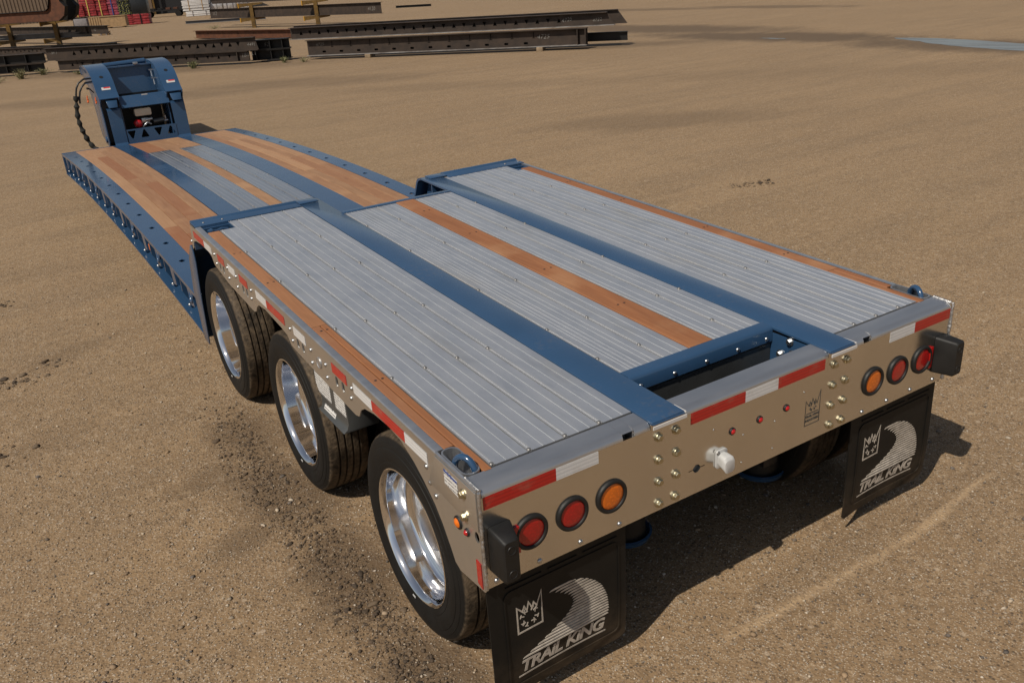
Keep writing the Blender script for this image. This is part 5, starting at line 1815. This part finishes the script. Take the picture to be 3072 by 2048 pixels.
# wooden crate
def crate():
    fr = Frame((10.75, 84.9), Vector((0.93, -0.37, 0)))
    root = bpy.data.objects.new('wooden_crate', None)
    COL.objects.link(root)
    root.location = (10.75, 84.9, 0)
    tag(root, 'pale wooden crate on the ground in front of the red stacks', 'crate')
    off = Vector((10.75, 84.9, 0))
    g = lambda a, c, z: tuple(Vector(fr(a, c, z)) - off)
    bx = lambda b, x0, x1, y0, y1, za, zb: b.add([g(a, c, z) for a in (x0, x1) for c in (y0, y1) for z in (za, zb)], [(0, 1, 3, 2), (4, 6, 7, 5), (0, 4, 5, 1), (2, 3, 7, 6), (0, 2, 6, 4), (1, 5, 7, 3)])
    b = MB()
    bx(b, -1.5, 1.5, -0.55, 0.55, 0.1, 0.95)
    b.build('box', 'crate', root)
    for k in range(5):
        b = MB()
        bx(b, -1.52 + 0.2 * k, -1.38 + 0.2 * k, 0.552, 0.59, 0.08, 0.97)
        b.build('slat', 'crate', root)
    b = MB()
    bx(b, -1.53, 1.53, -0.58, 0.60, 0.951, 0.99)
    b.build('lid', 'crate', root)
    b = MB()
    for q in (-1.2, 0, 1.2):
        bx(b, q - 0.08, q + 0.08, -0.5, 0.5, 0.0, 0.099)
    b.build('runner', 'crate', root)
crate()
bundle('grey covered pallet left of the wooden crate', 9.1, 89.2, 1.1, 1.0, 0.85, 0.0, 'sheet_dark', bands=1, straps=0)
bundle('small pale timber bundle on the ground by the beams', 8.0, 70.0, 0.75, 0.5, 0.27, 0.0, 'crate', bands=2, straps=2, strap='sheet_dark')
# flat wagon in front of the doorway
def wagon():
    fr = Frame((20.2, 107.5), Vector((0.93, -0.37, 0)))
    root = bpy.data.objects.new('flat_wagon', None)
    COL.objects.link(root)
    root.location = (20.2, 107.5, 0)
    tag(root, 'low dark flat wagon in front of the dark doorway', 'wagon')
    off = Vector((20.2, 107.5, 0))
    g = lambda a, c, z: tuple(Vector(fr(a, c, z)) - off)
    bx = lambda b, x0, x1, y0, y1, za, zb: b.add([g(a, c, z) for a in (x0, x1) for c in (y0, y1) for z in (za, zb)], [(0, 1, 3, 2), (4, 6, 7, 5), (0, 4, 5, 1), (2, 3, 7, 6), (0, 2, 6, 4), (1, 5, 7, 3)])
    b = MB()
    bx(b, -2.2, 2.2, -0.8, 0.8, 0.62, 0.75)
    bx(b, 2.2, 3.2, -0.06, 0.06, 0.55, 0.65)
    b.build('bed', 'steel_black', root)
    for q in (-1.6, 1.6):
        b = MB()
        bx(b, q - 0.1, q + 0.1, -0.78, 0.78, 0.2, 0.62)
        b.build('undercarriage', 'steel_black', root)
        for c in (-0.75, 0.75):
            w = MB()
            n = 14
            w.loft([[g(q + 0.32 * math.cos(2 * math.pi * k / n), c + t, 0.32 + 0.32 * math.sin(2 * math.pi * k / n)) for k in range(n)] for t in (-0.08, 0.08)])
            w.build('wheel', 'steel_black', root)
    for q in (-1.2, -0.4, 0.5, 1.3):
        b = MB()
        bx(b, q - 0.2, q + 0.25, -0.5, 0.5, 0.752, 0.95)
        b.build('load', 'steel_black' if q < 0 else 'rust', root)
wagon()

# building: ribbed wall, doorway, posts
def building():
    u = Vector((0.965, -0.262, 0)).normalized()
    fr = Frame((-4.0, 130.0), u)
    root = bpy.data.objects.new('warehouse', None)
    COL.objects.link(root)
    root.location = (-4.0, 130.0, 0)
    tag(root, 'tan ribbed metal warehouse with dark open doorways behind the stock', 'building')
    off = Vector((-4.0, 130.0, 0))
    g = lambda a, c, z: tuple(Vector(fr(a, c, z)) - off)
    bx = lambda b, x0, x1, y0, y1, za, zb: b.add([g(a, c, z) for a in (x0, x1) for c in (y0, y1) for z in (za, zb)], [(0, 1, 3, 2), (4, 6, 7, 5), (0, 4, 5, 1), (2, 3, 7, 6), (0, 2, 6, 4), (1, 5, 7, 3)])
    H = 7.5
    def ribbed(x0, x1, z0=0.0):
        b = MB()
        prof = []
        x = x0
        while x < x1 - 0.05:
            prof += [(x, 0.0), (x + 0.20, 0.0), (x + 0.25, 0.07), (x + 0.35, 0.07), (x + 0.40, 0.0)]
            x += 0.40
        prof.append((x1, 0.0))
        b.loft([[g(a, c, z) for a, c in prof] for z in (z0, H)], closed=False)
        b.build('ribbed_wall', 'wall', root)
    ribbed(-40, 25.2)
    b = MB()
    bx(b, 15.2, 15.5, 0.072, 0.2, 0, H)
    b.build('downpipe', 'steel_black', root)
    b = MB()
    bx(b, 25.2, 36.5, -9.0, -0.5, 0.02, H)
    b.build('doorway_shade_block', 'door_dark', root)  # solid black block stands for the unlit inside of the doorway
    b = MB()
    bx(b, 25.2, 25.45, -0.4, 0.12, 0, H)
    bx(b, 36.3, 36.6, -0.4, 0.12, 0, H)
    b.build('door_jamb', 'steel_black', root)
    for q in (27.1, 31.6):
        b = MB()
        bx(b, q, q + 0.22, 0.2, 0.42, 0, H)
        b.build('yellow_post', 'yellow_shaded', root)
    b = MB()
    bx(b, 25.5, 27.0, -0.4, 0.1, 0.1, H)
    b.build('door_leaf', 'wall', root)
    b = MB()
    bx(b, -40, 36.6, -30, 0.6, H + 0.01, H + 0.4)
    b.build('roof', 'steel_grey', root)
building()

# weeds along the foot of the piles
def weed(label, x, y, n, h, sp):
    b = MB()
    for k in range(n):
        a = random.uniform(0, 6.28)
        r = min(abs(random.gauss(0, sp)) * 0.3, 0.08)
        bx_, by_ = r * math.cos(a), r * math.sin(a)
        hh = h * random.uniform(0.4, 1.0)
        lx, ly = random.gauss(0, sp) * 0.8, random.gauss(0, sp) * 0.8
        wv = random.uniform(0.004, 0.008)
        t1 = random.uniform(0, 6.28)
        cx, cy = math.cos(t1) * wv, math.sin(t1) * wv
        b.add([(bx_ - cx, by_ - cy, 0), (bx_ + cx, by_ + cy, 0), (bx_ + lx * 0.5 + cx, by_ + ly * 0.5 + cy, hh * 0.6), (bx_ + lx * 0.5 - cx, by_ + ly * 0.5 - cy, hh * 0.6), (bx_ + lx, by_ + ly, hh)], [(0, 1, 2, 3), (3, 2, 4)])
        if random.random() < 0.6:
            q = Vector((bx_ + lx * 0.6, by_ + ly * 0.6, hh * 0.65))
            d = Vector((random.uniform(-1, 1), random.uniform(-1, 1), random.uniform(0, 0.8))).normalized() * 0.06
            e = d.orthogonal().normalized() * 0.018
            b.add([tuple(q), tuple(q + d * 0.5 + e), tuple(q + d), tuple(q + d * 0.5 - e)], [(0, 1, 2, 3)])
    o = b.build('weed', 'weed')
    o.location = (x, y, 0)
    tag(o, label, 'weed', 'weeds along the beams')
weed('tall grassy weed in front of the left edge pile', -0.15, 35.6, 130, 0.42, 0.22)
weed('low weed at the far left foot of the left pile', -1.0, 34.8, 70, 0.25, 0.4)
weed('spreading weed between the left pile and the gooseneck', 0.7, 36.6, 90, 0.30, 0.28)
weed('weed by the hose just left of the gooseneck', 1.75, 34.9, 50, 0.18, 0.25)
weed('yellowish weed under the middle pile right of the gooseneck', 5.2, 31.8, 80, 0.33, 0.18)
weed('small weed beside the black box beams', 8.0, 29.9, 50, 0.25, 0.18)
weed('tiny weed left of the right pile', 8.5, 29.3, 40, 0.2, 0.2)
weed('weed patch behind the rusty channel', 14.4, 64.0, 60, 0.3, 0.6)
